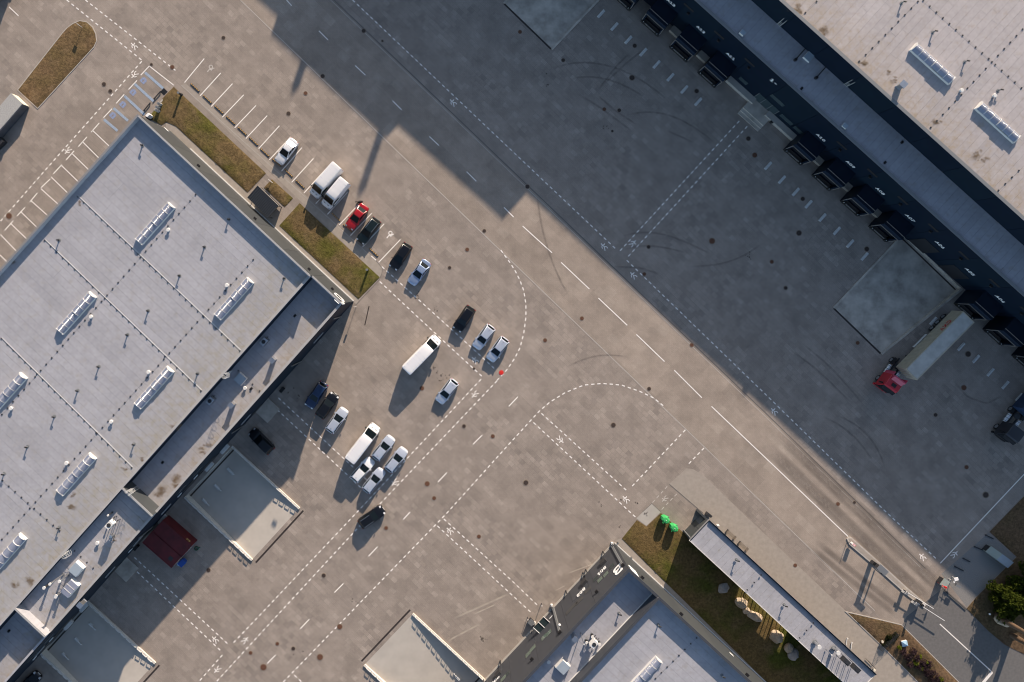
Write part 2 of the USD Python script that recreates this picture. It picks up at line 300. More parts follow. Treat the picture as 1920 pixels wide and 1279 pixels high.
mat('truck_black', (0.012, 0.013, 0.018), 0.35, coat=0.4)
mat('truck_blue', (0.018, 0.035, 0.075), 0.4)
mat('box_roof', (0.47, 0.46, 0.43), 0.55, amp=0.14, scale=0.9)
mat('box_cream', (0.44, 0.39, 0.30), 0.55, amp=0.1, scale=1.5)
mat('letter_red', (0.50, 0.02, 0.02), 0.5)
mat('box_red', (0.115, 0.012, 0.016), 0.6, amp=0.3, scale=0.8)
mat('letter_yellow', (0.70, 0.52, 0.18), 0.5)
mat('bin_green', (0.040, 0.40, 0.105), 0.65, amp=0.12, scale=3)
mat('drum_blue', (0.012, 0.07, 0.33), 0.4)
mat('lid_pale', (0.30, 0.45, 0.58), 0.4)
mat('hose_green', (0.012, 0.075, 0.045), 0.5)
mat('wood', (0.20, 0.165, 0.13), 0.7, amp=0.2, scale=6)
mat('boulder', (0.42, 0.34, 0.25), 0.9, amp=0.22, scale=1.8, bump=0.8, bscale=5)
mat('boulder_grey', (0.30, 0.275, 0.255), 0.9, amp=0.2, scale=1.8, bump=0.8, bscale=5)
mat('bark', (0.12, 0.075, 0.045), 0.95, amp=0.3, scale=5)
mat('kiosk_green', (0.30, 0.345, 0.31), 0.5, amp=0.05, scale=2)
mat('kiosk_blue', (0.30, 0.36, 0.42), 0.5, amp=0.05, scale=2)
mat('shelter_roof', (0.020, 0.026, 0.036), 0.5)
mat('shop_roof', (0.36, 0.355, 0.345), 0.7, amp=0.22, scale=6)
mat('shop_wall', (0.10, 0.11, 0.125), 0.6)
mat('panel_cream', (0.70, 0.64, 0.52), 0.6)
mat('bare_twig', (0.085, 0.052, 0.058), 0.95, amp=0.3, scale=8)
fade('rubber_mark', (0.06, 0.05, 0.045), 0.26)
fade('wheel_track', (0.12, 0.10, 0.085), 0.42, 0.35)
fade('pale_streak', (0.62, 0.55, 0.46), 0.5, 0.8)
fade('dirt_stain', (0.17, 0.125, 0.085), 0.6, 3.0)
fade('oil_stain', (0.07, 0.06, 0.05), 0.85, 4.0)
def leafy(name, a, b):
    nd = {'oi': ('geometry', {}), 'r': ('mix_color', {'a': a, 'b': b}), 'd': ('diffuse_bsdf', {}), 't': ('translucent_bsdf', {}), 'm': ('mix_closure', {'fac': 0.3})}
    lk = [('oi.random_per_island', 'r.fac'), ('r.result', 'd.color'), ('r.result', 't.color'), ('d.BSDF', 'm.closure1'), ('t.BSDF', 'm.closure2')]
    M[name] = usdkit.material(stage, L + name, nd, lk, surface='m.closure')
nd = {'t': ('texture_coordinate', {}), 'w': ('wave_texture', {'scale': 3.0}), 'b': ('bump', {'strength': 1.0, 'distance': 0.035}), 'p': ('principled_bsdf', {'base_color': (0.19, 0.22, 0.31), 'roughness': 0.16, 'specular_ior_level': 0.9})}
M['skylight_pane'] = usdkit.material(stage, L + 'fluted_pane', nd, [('t.object', 'w.vector'), ('w.fac', 'b.height'), ('b.normal', 'p.normal')], surface='p.BSDF')
leafy('needles', (0.055, 0.07, 0.012), (0.205, 0.195, 0.042))
leafy('leaf_lime', (0.14, 0.17, 0.02), (0.28, 0.28, 0.05))
leafy('leaf_plum', (0.055, 0.035, 0.040), (0.115, 0.075, 0.07))
leafy('leaf_dark', (0.02, 0.025, 0.010), (0.05, 0.055, 0.018))
# ---------------------------------------------------------------- the ground
FC = Frame((.7314, .682), (.664, -.747))        # warehouse on the left
FA = Frame((.743, .669), (.669, -.743))         # warehouse on the right
FB = Frame((.735, .678), (.6845, -.729))        # warehouse at the bottom
FG = Frame((.735, .678), (.690, -.724))         # gatehouse
RAMPS = {   # plan of the sunken loading ramps, pixels on the ground: dock right, front right, front left, dock left
    'C1': [(434, 838), (560, 954), (474, 1048), (348, 930)], 'C2': [(163, 1128), (290, 1244), (204, 1338), (78, 1222)],
    'B1': [(908, 1277), (773, 1152), (685, 1245), (820, 1372)],
    'A1': [(1803, 540), (1652, 662), (1565, 578), (1697, 438)], 'A2': [(1166, -49), (1034, 91), (947, 7), (1079, -133)]}
holes = unary_union([PG(q) for q in RAMPS.values()])
island_px = [(34, 169), (118, 62), (126, 53), (137, 45), (150, 39.5), (163, 42), (173, 51), (179, 63), (181, 77), (176, 88), (71, 203)]
verges_px = {'a': [(326, 163), (499, 325), (464, 361), (330, 237), (312, 229), (303, 235), (277, 221), (290, 207), (304, 186), (313, 176)],
             'b': [(510, 336), (549.5, 372), (534, 388), (495, 352)],
             'c': [(562, 381), (712, 520), (672, 561), (524, 423)]}
lawn_px = [(1166, 1010), (1194, 975), (1212, 987), (1239, 962), (1285, 1002), (1292, 1012), (1640, 1335), (1520, 1360), (1246, 1090)]
bed_px = [(1588, 1148), (1640, 1160), (1690, 1172), (1797, 1279), (1850, 1330), (1790, 1345), (1722, 1279), (1648, 1205)]
strip_px = [(1598, 1226), (1660, 1283), (1700, 1325), (1655, 1300)]
soil_px = [(1935, 915), (1855, 997), (1906, 1044), (1829, 1121), (1812, 1141), (1853, 1183), (1884, 1209), (1925, 1229), (2300, 1400), (2300, 700)]
asphalt_px = [(1692, 1172), (1700, 1156), (1767, 1104), (1812, 1141), (1853, 1183), (1884, 1209), (1925, 1229), (2300, 1400), (2300, 1800), (2000, 1480), (1797, 1279)]
pad_px = [(1765, 1076), (1853, 1000), (1905, 1044), (1828, 1121), (1813, 1139)]
road_px = [(300, -144), (1440, 953), (1700, 1205), (1692, 1172), (1700, 1156), (1767, 1104), (1735, 1066), (1440, 779), (490, -130)]
walk_px = [(1255, 908), (1287, 878), (1300, 880), (1320, 892), (1385, 955), (1588, 1148), (1648, 1205), (1722, 1279), (1830, 1385), (1700, 1385), (1318, 962)]
verge_walk_px = [(340, 160), (348, 156), (705, 489), (717, 503), (716, 513), (712, 522)]
base_walk_px = [(311, 231), (322, 229), (333, 236), (528, 421), (676, 558), (668, 571), (311, 239)]
base_walk_b_px = [(1153, 1014), (1166, 1009), (1248, 1090), (1530, 1366), (1512, 1376)]
tri_px = [(1193, 972), (1222, 944), (1239, 960), (1212, 986)]
yard_box = sbox(-150, -120, 150, 110)
flats = {k: PG(v) for k, v in (('island', island_px), ('lawn', lawn_px), ('bed', bed_px), ('soil', soil_px))}
verges = {k: PG(v) for k, v in verges_px.items()}
green = unary_union(list(flats.values()) + list(verges.values()))
def ground(name, mb, mat_, parent='/World', **k):
    p = mb.build(name, mat_, parent, kind='structure', **k); return p
ground('ground', MB().poly(sbox(-900, -900, 900, 900).difference(yard_box), -0.05), 'verge_grass', label='dry open ground around the paved yard')
yard = UsdGeom.Xform.Define(stage, '/World/yard_paving'); keys(yard.GetPrim(), kind='structure', label='brown concrete block paving of the freight yard')
YARD = '/World/yard_paving'
MB().poly(yard_box.difference(holes).difference(green.buffer(-0.05)).difference(PG(asphalt_px).buffer(0.02)), 0.0).build('surface', 'yard_paving_look', YARD)
ground('road', MB().poly(PG(road_px).difference(green.buffer(0.12)), 0.004), 'road_paving_look', label='smoother paved through road across the yard')
ground('asphalt_road', MB().poly(PG(asphalt_px), 0.006), 'asphalt', label='dark asphalt entrance road beyond the barrier')
ground('gravel_pad', MB().poly(PG(pad_px).difference(flats['soil']), 0.006), 'gravel_pad', label='grey gravel apron around the green kiosk')
ground('gatehouse_path', MB().poly(PG(walk_px).difference(green.buffer(0.12)), 0.008), 'walk_paving', label='pale pavement along the gatehouse')
ground('parking_path', MB().poly(PG(verge_walk_px), 0.006), 'walk_paving', label='pavement between parking bays and grass strip')
ground('wall_path', MB().poly(PG(base_walk_px).difference(green), 0.006), 'walk_paving', label='pale footpath at the foot of the grey gable wall')
ground('lawn_path', MB().poly(PG(base_walk_b_px).difference(green), 0.006), 'walk_paving', label='pale footpath between lawn and lower warehouse')
ground('paved_notch', MB().poly(PG(tri_px).difference(green), 0.009), 'concrete', label='grey paved corner beside the green bins')

def lumpy(poly, z, step, amp, seed):    # turf: a sheet with small humps
    x0, y0, x1, y1 = poly.bounds
    pts = [p for p in poly.exterior.coords[:-1]]
    gx, gy = np.meshgrid(np.arange(x0, x1, step), np.arange(y0, y1, step))
    q = np.c_[gx.ravel(), gy.ravel()] + nrng.uniform(-.3, .3, (gx.size, 2)) * step
    import shapely
    inner = poly.buffer(-step * 0.4)
    q = q[shapely.contains_xy(inner, q[:, 0], q[:, 1])]
    ring = poly.exterior; n = max(8, int(ring.length / step)); rp = np.array([ring.interpolate(t, True).coords[0] for t in np.linspace(0, 1, n, False)])
    from scipy.spatial import Delaunay
    allp = np.vstack([q, rp, pts]); tri = Delaunay(allp).simplices
    c = allp[tri].mean(1); tri = tri[shapely.contains_xy(poly, c[:, 0], c[:, 1])]
    a, b, d = allp[tri[:, 0]], allp[tri[:, 1]], allp[tri[:, 2]]
    cr = (b[:, 0]-a[:, 0])*(d[:, 1]-a[:, 1]) - (b[:, 1]-a[:, 1])*(d[:, 0]-a[:, 0]); tri[cr < 0] = tri[cr < 0][:, ::-1]
    h = z + amp * meshkit.fbm(np.c_[allp * 1.7, np.full(len(allp), seed * 7.3)], 4, seed)
    h[len(q):] = z
    return MB().add(np.c_[allp, h], tri)
def turf(name, poly, matn, label, step=0.5, amp=0.22, kerbed=True, seed=1):
    g = '/World/' + numbered('/World', name); UsdGeom.Xform.Define(stage, g); keys(stage.GetPrimAtPath(g), label=label, kind='structure')
    lumpy(poly, 0.05, step, amp, seed).build('turf', matn, g, smooth=True)
    if kerbed: MB().prism(poly.buffer(0.10, join_style=2).difference(poly.buffer(-0.015)), -0.12, 0.07).build('edging_kerb', 'kerb', g)
turf('traffic_island', flats['island'], 'island_grass', 'brown dry grass island with rounded end', seed=2)
turf('grass_verge', verges['a'], 'verge_grass', 'long dry grass strip behind the empty parking bays', seed=3, kerbed=False)
turf('grass_verge', verges['b'], 'verge_grass', 'small grass patch beside the dark canopy', seed=4, kerbed=False)
turf('grass_verge', verges['c'], 'verge_grass', 'dry grass strip behind the white vans and red car', seed=5, kerbed=False)
turf('lawn', flats['lawn'], 'lawn_grass', 'lawn with boulders between lower warehouse and gatehouse', step=0.6, seed=6, kerbed=False)
turf('planting_bed', flats['bed'], 'bed_soil', 'triangular brown planting bed beside the asphalt road', seed=7)
turf('verge_soil', flats['soil'].intersection(sbox(-200, -150, 110, 60)), 'bed_soil', 'brown verge with pines on the right edge', step=0.9, seed=8, kerbed=False)

# kerb lines and channels in the paving: parts of the yard
def ribbon(px, w, z=0.0):
    return LineString([tuple(P2(x, y, z)) for x, y in px]).buffer(w / 2, cap_style=2, join_style=2)
def line_part(name, px, w, z, matn, parent=YARD): return MB().poly(ribbon(px, w).difference(green), z).build(name, matn, parent)
for px, w, mt in (([(300, -145), (1440, 953), (1640, 1145)], 0.13, 'kerb'), ([(490, -130), (1440, 779), (1735, 1066)], 0.16, 'kerb_joint'),
                  ([(484, -130), (1434, 780), (1730, 1068)], 0.09, 'kerb'), ([(1255, 908), (1318, 962)], 0.12, 'kerb_joint'), ([(1222, 944), (1239, 960)], 0.08, 'kerb_joint'), ([(1205, 960), (1222, 944)], 0.08, 'kerb_joint'),
                  ([(705, 489), (717, 503), (716, 513), (712, 522)], 0.08, 'kerb_joint'), ([(340, 160), (705, 489)], 0.08, 'kerb'), ([(667, 572), (712, 524)], 0.09, 'kerb_joint'),
                  ([(1765, 1100), (1812, 1141), (1853, 1183), (1884, 1209), (1925, 1229)], 0.12, 'kerb_joint')):
    line_part('kerb_line', px, w, 0.011 + 0.003 * (mt == 'kerb_joint'), mt)
line_part('drain_channel', [(684, 610), (692, 574)], 0.16, 0.012, 'drain_iron')

# painted markings: every dash is a sub-part of its line
def dashes(px, dash=0.53, gap=0.46, w=0.185, matn='paint_white'):
    g = YARD + '/' + numbered(YARD, 'dashed_line'); UsdGeom.Xform.Define(stage, g)
    ls = LineString([tuple(P2(x, y)) for x, y in px]); s = 0.0
    while s + dash <= ls.length + 0.1:
        a, b = ls.interpolate(s), ls.interpolate(min(s + dash, ls.length))
        MB().poly(LineString([a, b]).buffer(w / 2, cap_style=2), 0.018).build('dash', matn, g); s += dash + gap
for px in ([(125, 0), (266, 113)], [(266, 115), (85, 319), (0, 416)], [(160, 0), (334, 136)], [(661, 0), (960, 283), (1159, 471)], [(1386, 227), (1161, 472)],
           [(1401, 237), (1174, 485)], [(1175, 488), (1440, 744), (1657, 956), (1760, 1052)], [(712, 528), (831, 639), (904, 706)], [(716, 500), (867, 636), (930, 694)],
           [(902, 711), (667, 963), (480, 1161), (433, 1210)], [(932, 714), (717, 940), (480, 1197), (405, 1279)], [(252, 1045), (430, 1210)], [(240, 1056), (417, 1223)],
           [(417, 1228), (372, 1279)], [(522, 746), (660, 874), (690, 902)], [(511, 760), (655, 894), (680, 918)],
           [(531, 1279), (837, 963), (956, 831), (1011, 771), (1031, 754), (1060, 736), (1095, 722), (1129, 719), (1165, 722), (1200, 734), (1225, 746), (1244, 761)],
           [(1015, 775), (1174, 919)], [(1000, 792), (1181, 960), (1193, 971)], [(1285, 806), (1181, 916)], [(1320, 840), (1290, 871)],
           [(832, 973), (960, 1089), (1012, 1139)], [(820, 986), (957, 1113), (1002, 1154)],
           [(939, 469), (947, 480), (956, 492), (966, 508), (975, 526), (982, 545), (986, 570), (986, 595), (982, 625), (975, 652), (965, 672), (950, 694), (932, 713)], [(552, 1266), (566, 1279)]):
    dashes(px)
for px in ([(1251, 912), (1222, 944)], [(1269, 926), (1239, 957)]): dashes(px, w=0.13, matn='paint_worn')
def stripe(px, w=0.16, matn='paint_white', name='painted_line', z=0.018): return MB().poly(ribbon(px, w), z).build(name, matn, YARD)
for a, b in (((537, 0), (547, 11)), ((598, 58), (615, 75)), ((666, 123), (685, 141)), ((736, 189), (753, 206)), ((805, 256), (823, 273)), ((875, 322), (893, 340)), ((945, 389), (963, 407)),
             ((980, 424), (1035, 474)), ((1052, 492), (1105, 542)), ((1122, 559), (1176, 610)), ((1193, 627), (1246, 678)), ((1264, 694), (1316, 746)), ((1334, 762), (1590, 1006)),
             ((971, 744), (954, 762)), ((904, 816), (887, 833)), ((838, 886), (821, 904)), ((769, 960), (756, 974)), ((708, 1025), (691, 1043)), ((644, 1094), (627, 1111)),
             ((580, 1161), (563, 1179)), ((517, 1228), (501, 1244)), ((1763, 1056), (1925, 884)), ((1762, 1170), (1860, 1260)), ((1860, 1260), (1835, 1290))):
    stripe([a, b], 0.17 if b != (1835, 1290) else 0.45)
for a, b in (((346, 155), (383, 110)), ((375, 180), (414, 137)), ((396, 200), (436, 157)), ((417, 220), (457, 178)), ((440, 240), (480, 198)), ((461, 260), (501, 217)), ((485, 279), (524, 236)),
             ((505, 300), (545, 257)), ((528, 321), (566, 277)), ((547, 342), (588, 297)), ((570, 362), (612, 316)), ((592, 382), (634, 337)), ((614, 402), (652, 360)), ((636, 422), (672, 384)),
             ((657, 442), (697, 400)), ((680, 463), (720, 420)), ((710, 492), (751, 449)),
             ((264, 141), (280, 124)), ((280, 124), (326, 160)), ((241, 168), (257, 151)), ((218, 194), (233, 177)), ((194, 221), (210, 204)), ((171, 248), (186, 231)), ((174, 245), (210, 279)),
             ((147, 275), (163, 257)), ((155, 266), (190, 301)), ((124, 300), (139, 283)), ((135, 288), (170, 322)), ((100, 326), (116, 309)), ((116, 311), (151, 345)), ((77, 352), (94, 336)), ((96, 332), (126, 361)),
             ((77, 354), (108, 382)), ((56, 379), (70, 362)), ((59, 377), (88, 403)), ((32, 405), (47, 389)), ((40, 398), (68, 425)), ((9, 432), (25, 414)), ((21, 420), (49, 447)), ((1, 440), (30, 470)), ((0, 478), (12, 490)),
             ((17, 13), (35, 30)), ((705, 488), (696, 480))):
    stripe([a, b])
for a, b in (((272, 136), (306, 166)), ((252, 157), (288, 190)), ((233.5, 180), (271, 215)), ((213, 203), (240, 226.5)), ((195, 224), (220.5, 245.5))): stripe([a, b], 0.42, 'blue_paint', 'blue_line')
def blob(px, py, r=0.38):               # faded plug-in symbol of the charging bays
    c = P2(px, py); ang = pxang(.70, -.71)
    g = unary_union([sbox(-r, -r * .8, r, r * .9), sbox(-r * .5, r * .9, -r * .2, r * 1.25), sbox(r * .2, r * .9, r * .5, r * 1.25)]).buffer(.08).difference(sbox(-.09, -.2, .09, .22))
    MB().poly(affinity.translate(affinity.rotate(g, ang - PI/2, (0, 0), True), *c), 0.018).build('charging_symbol', 'blue_paint_deep', YARD)
for p in ((268.6, 151.6), (249, 173.5), (230, 196.5), (211, 217)): blob(*p)
def figure(px, py, dx, dy, h=1.25, matn='paint_white'):   # walking figure, its head towards (dx, dy) in the photograph
    ln = lambda *p: LineString(p).buffer(.055)
    g = unary_union([Point(0, .92).buffer(.085), ln((0, .78), (.02, .45)), ln((.02, .45), (.22, .22), (.20, 0)), ln((.02, .45), (-.12, .22), (-.26, .02)), ln((0, .76), (-.22, .62), (-.30, .44)), ln((0, .76), (.2, .6), (.33, .66))])
    g = affinity.scale(affinity.translate(g, 0, -.5), h, h, origin=(0, 0))
    MB().poly(affinity.translate(affinity.rotate(g, pxang(dx, dy) - PI/2, (0, 0), True), *P2(px, py)), 0.018).build('walking_figure', matn, YARD)
for x, y, dx, dy in ((251, 86, -.7, -.7), (252, 141, -.7, .7), (127, 283, -.7, .7), (849, 192, -.7, -.7), (1132, 462, -.7, -.7), (1187, 456, .7, -.7), (1187, 516, -.7, -.7), (1451, 771, -.7, -.7), (890, 675, -.7, -.7),
                     (890, 740, -.7, .7), (1051, 825, .7, .7), (1173, 936, -.7, -.7), (843, 995, -.7, -.7), (403, 1199, -.7, -.7), (460, 1200, .7, -.7), (407, 1256, -.7, .7), (1729, 1044, -.7, -.7), (1790, 1039, .7, -.7), (740, 905, -.7, .7)):
    figure(x, y, dx, dy)
figure(1246, 936, -.7, .7, 1.1, 'paint_worn')
def wheelchair(px, py, w):
    q = lambda dx, dy: Point(*P2(px + dx, py + dy)); ln = lambda *p: LineString([q(*k) for k in p]).buffer(.085)
    g = unary_union([q(0, -3).buffer(.34).difference(q(0, -3).buffer(.19)), ln((-1.5, 0), (-5.2, 4.6)), ln((0, 2.6), (2.2, 1.0), (5.6, -.6)), ln((-2, .5), (1, 3.2)), q(-6, 5.6).buffer(.11)])
    MB().poly(g, 0.018).build('wheelchair_symbol', w, YARD)
wheelchair(395.5, 128.5, 'paint_worn'); wheelchair(732, 440, 'paint_white')

# tyre marks, wheel tracks, pale streaks and oil spots: thin worn films on the paving
def film(px, w, matn, name, z, taper=True):
    ls = LineString([tuple(P2(x, y)) for x, y in px]); n = max(6, int(ls.length / 0.8))
    pts = np.array([ls.interpolate(t, True).coords[0] for t in np.linspace(0, 1, n)])
    from scipy.ndimage import gaussian_filter1d
    if n > 12: pts[1:-1] = gaussian_filter1d(pts, 2.5, axis=0, mode='nearest')[1:-1]
    d = np.gradient(pts, axis=0); d /= np.linalg.norm(d, axis=1, keepdims=True); nn = np.c_[-d[:, 1], d[:, 0]] * w / 2
    v = np.vstack([np.c_[pts - nn, np.full(n, z)], np.c_[pts + nn, np.full(n, z)]]); i = np.arange(n - 1)
    t = np.linspace(0, 1, n)
    MB().add(v, np.c_[i, i + 1, i + 1 + n, i + n][:, ::-1], np.vstack([np.c_[np.zeros(n), t], np.c_[np.ones(n), t]])).build(name, matn, YARD)
marks = [[(1028, 133), (1055, 119), (1090, 115), (1130, 119), (1165, 129), (1198, 147), (1226, 165), (1262, 197)], [(1066, 150), (1080, 143), (1110, 141), (1145, 149), (1175, 161), (1215, 186)],
         [(1170, 217), (1200, 209), (1235, 208), (1275, 222), (1310, 243), (1340, 268)], [(1080, 175), (1110, 190), (1150, 220), (1190, 250)], [(1120, 178), (1150, 205), (1195, 235)],
         [(1250, 245), (1280, 258), (1300, 268)], [(1130, 160), (1175, 118), (1208, 92)], [(1122, 168), (1155, 125), (1180, 100)], [(1160, 445), (1190, 434), (1225, 434), (1260, 442), (1300, 460), (1340, 480)],
         [(1165, 470), (1195, 458), (1235, 460), (1290, 475)], [(1290, 500), (1350, 498), (1400, 480), (1430, 455)], [(1150, 500), (1200, 502), (1240, 515)], [(1007, 365), (1012, 410), (1024, 460), (1046, 520), (1070, 560)],
         [(1560, 775), (1600, 790), (1630, 815), (1650, 845), (1660, 880)], [(1540, 780), (1585, 800), (1615, 830), (1640, 870)], [(1480, 655), (1530, 690), (1570, 730), (1600, 760)], [(1500, 640), (1560, 690), (1620, 760)],
         [(1785, 712), (1815, 745), (1850, 757), (1880, 742)], [(1060, 690), (1100, 668), (1140, 662), (1180, 670)], [(1075, 700), (1115, 686), (1160, 690)], [(900, 770), (930, 745), (980, 705), (1040, 660)],
         [(720, 820), (760, 780), (800, 720), (850, 690)], [(1350, 800), (1420, 850), (1500, 940)], [(560, 700), (600, 640), (650, 610)], [(430, 330), (400, 300), (372, 262)]]
for m in marks[:19]: film(m, 0.5, 'rubber_mark', 'tyre_mark', 0.024)
for k, o in enumerate((0, 13, 40, 53)):     # four wheel tracks of the lorries that queue at the barrier
    x = 1440 + o * .72; y = 800 + 23 - o * .0
    film([(1430 + o * .55, 838 - o * .62), (1560 + o * .55, 962 - o * .62), (1700 + o * .55, 1096 - o * .62), (1760 + o * .6, 1152 - o * .60)], 1.7, 'wheel_track', 'wheel_track', 0.021)
for o in (0, 22): film([(1515 + o * .5, 1010 + o * -.5 + 12), (1600 + o * .5, 1092 - o * .5), (1690 + o * .5, 1160 - o * .3)], 1.5, 'wheel_track', 'wheel_track', 0.021)
for px, w in (([(955, 1113), (900, 1138), (850, 1160)], .5), ([(930, 1133), (888, 1152)], .35), ([(900, 1170), (850, 1196), (840, 1203)], .45), ([(1065, 1075), (1100, 1062), (1120, 1055)], .3), ([(1040, 1108), (1060, 1098)], .2)):
    film(px, w, 'pale_streak', 'pale_streak', 0.024)
for i, (x, y, n, sp) in enumerate(((905, 1196, 9, 7), (1165, 938, 5, 3), (1211, 965, 9, 4), (1128, 947, 4, 4), (1195, 943, 4, 3), (1163, 986, 2, 2), (784, 555, 8, 7), (815, 578, 7, 6), (838, 601, 6, 5), (826, 710, 16, 10), (812, 690, 5, 5),
                                   (1025, 160, 5, 4), (1022, 140, 4, 5), (1405, 482, 8, 7), (1140, 240, 6, 6), (555, 735, 6, 8), (615, 775, 4, 5), (1865, 410 + 30, 0, 0), (392, 1220, 0, 0), (560, 1222, 5, 8), (660, 1125, 5, 9), (1525, 352, 0, 0))):
    mb = MB()
    for _ in range(n):
        c = P2(x + rng.gauss(0, sp * .6), y + rng.gauss(0, sp * .6)); r = rng.uniform(.06, .2) * (2.6 if (x, _) == (905, 0) else 1)
        m = 9; t = np.arange(m) * 2 * PI / m; rr = r * nrng.uniform(.7, 1.3, m)
        mb.add(np.vstack([np.c_[c[0] + rr * np.cos(t), c[1] + rr * np.sin(t), np.full(m, .026)], [[*c, .026]]]), [[k, (k + 1) % m, m] for k in range(m)], np.vstack([np.c_[np.ones(m), np.full(m, .5)], [[.5, .5]]]))
    if n: mb.build('oil_stain', 'oil_stain', YARD)

# ---------------------------------------------------------------- sunken loading ramps
def ramp(key, label, rails, side_ext, depth=1.15, curb=0.25):
    dr, fr, fl, dl = [np.array(P2(*p)) for p in RAMPS[key]]
    t = thing('loading_ramp', label, 'loading ramp')
    MB().add([(*fr, -.002), (*dr, -depth), (*dl, -depth), (*fl, -.002)], [[0, 1, 2], [0, 2, 3]] if np.cross(dr - fr, dl - fr) > 0 else [[2, 1, 0], [3, 2, 0]]).build('ramp_floor', 'slab_concrete' if key[0] == 'A' else 'ramp_concrete', t)
    for a, b, o in ((fr, dr, fl), (fl, dl, fr)):
        d = (b - a) / np.linalg.norm(b - a); n = np.array([-d[1], d[0]]); n = n if np.dot(n, o - a) < 0 else -n   # away from the ramp
        w = .32; e = a - d * 0.05
        q = [e, b, b + n * w, e + n * w]
        if np.cross(q[1] - q[0], q[2] - q[0]) < 0: q = q[::-1]
        MB().hexa([(*p, -depth - .3) for p in q], [(*p, curb) for p in q]).build('side_wall', 'wall_top' if key[0] != 'A' else 'slab_concrete', t)
        if rails:
            Ln = np.linalg.norm(b - a); s = 0.55
            while s < Ln - .8:
                m = MB(); c0, c1 = a + d * s + n * .16, a + d * (s + .78) + n * .16
                for p in (c0, c1): m.bar((*p, curb), (*p, curb + .30), .09)
                m.bar((*c0, curb + .30), (*c1, curb + .30), .09); m.build('guard_hoop', 'galvanised', t); s += 1.16
    d = (fl - fr) / np.linalg.norm(fl - fr); f = fr - (dr - fr) / np.linalg.norm(dr - fr) * (.75 if key[0] != 'A' else 0.12)
    n = np.array([-d[1], d[0]]); g0, g1 = f - d * .3 if key[0] != 'A' else f, f + d * (np.linalg.norm(fl - fr) + .1)
    q = Polygon([g0 - n * .14, g1 - n * .14, g1 + n * .14, g0 + n * .14]); MB().poly(q, .014).build('drain_grate', 'drain_iron', t)
    k = (dr - fr) / np.linalg.norm(dr - fr); e0 = dr - k * .5; e1 = dl - k * .5
    zz = -depth * (1 - .5 / np.linalg.norm(dr - fr)) + .012
    c = [e0 - k * .12, e1 - k * .12, e1 + k * .12, e0 + k * .12]; c = c if np.cross(c[1] - c[0], c[2] - c[0]) > 0 else c[::-1]
    MB().hexa([(*p, zz - .03) for p in c], [(*p, zz) for p in c]).build('dock_drain', 'drain_iron', t)
    MB().bar((*dr, -depth * .5 - .02), (*dl, -depth * .5 - .02), .2, depth).build('dock_wall', 'slab_concrete', t)
    return t
ramp('C1', 'sunken loading ramp right of the red containers, half in sun', True, 0)
ramp('C2', 'sunken loading ramp left of the red containers, mostly in shade', True, 0)
ramp('B1', 'sunlit sunken loading ramp beside the lower warehouse', True, 0)
ramp('A1', 'wide shaded concrete loading ramp beside the articulated lorry', False, 0, depth=0.9, curb=0.12)
ramp('A2', 'shaded concrete loading ramp at the top edge of the yard', False, 0, depth=0.9, curb=0.12)
# ---------------------------------------------------------------- buildings
K = lambda k: k * H
def sheets(parent, fr, a0, a1, b0, b1, z, along, width, matn='roof_white', cut=9.0, lead=0.0):
    """membrane sheets, each a thin slab of its own with an open dark lap joint"""
    lo, hi = (b0, b1) if along == 'a' else (a0, a1); l0, l1 = (a0, a1) if along == 'a' else (b0, b1)
    n = max(1, int(round((hi - lo) / width))); w = (hi - lo) / n
    for i in range(n):
        s0, s1 = lo + i * w + .012, lo + (i + 1) * w - .012
        cuts = [l0]; x = l0 + rng.uniform(.35, 1.0) * cut
        while x < l1 - 1.5: cuts.append(x); x += rng.uniform(.8, 1.2) * cut
        cuts.append(l1)
        mb = MB(); zz = z + .012 + rng.uniform(0, .006)
        for c0, c1 in zip(cuts, cuts[1:]):
            e0 = c0 + (.008 if c0 > l0 else 0); e1 = c1 - (.008 if c1 < l1 else 0)
            if along == 'a': fr.block(mb, e0, e1, s0, s1, z - .02, zz)
            else: fr.block(mb, s0, s1, e0, e1, z - .02, zz)
        mb.build('roof_sheet', matn + rng.choice(['', '', '_b', '_c']), parent)
def panels(parent, fr, axis, val, out, lo, hi, z0, z1, width, mats, t=.10, rows=1, name='wall_panel'):
    """wall panels: slabs with open joints in front of the wall; axis 0: plane a = val, axis 1: plane b = val; out = +1/-1"""
    n = max(1, int(round((hi - lo) / width))); w = (hi - lo) / n
    for i in range(n):
        for r in range(rows):
            s0, s1 = lo + i * w + .02, lo + (i + 1) * w - .02; y0, y1 = z0 + (z1 - z0) * r / rows + .01, z0 + (z1 - z0) * (r + 1) / rows - .01
            mb = MB(); v0, v1 = sorted((val, val + out * t))
            if axis == 0: fr.block(mb, v0, v1, s0, s1, y0, y1)
            else: fr.block(mb, s0, s1, v0, v1, y0, y1)
            mb.build(name, mats[(i * 7 + r) % 3 % 2], parent)
def on_wall(parent, name, matn, fr, axis, val, out, c, z, w, h, t=.06, rec=0.0, **k):
    mb = MB(); v0, v1 = sorted((val + out * rec, val + out * (rec + t)))
    if axis == 0: fr.block(mb, v0, v1, c - w/2, c + w/2, z - h/2, z + h/2)
    else: fr.block(mb, c - w/2, c + w/2, v0, v1, z - h/2, z + h/2)
    return mb.build(name, matn, parent, **k)
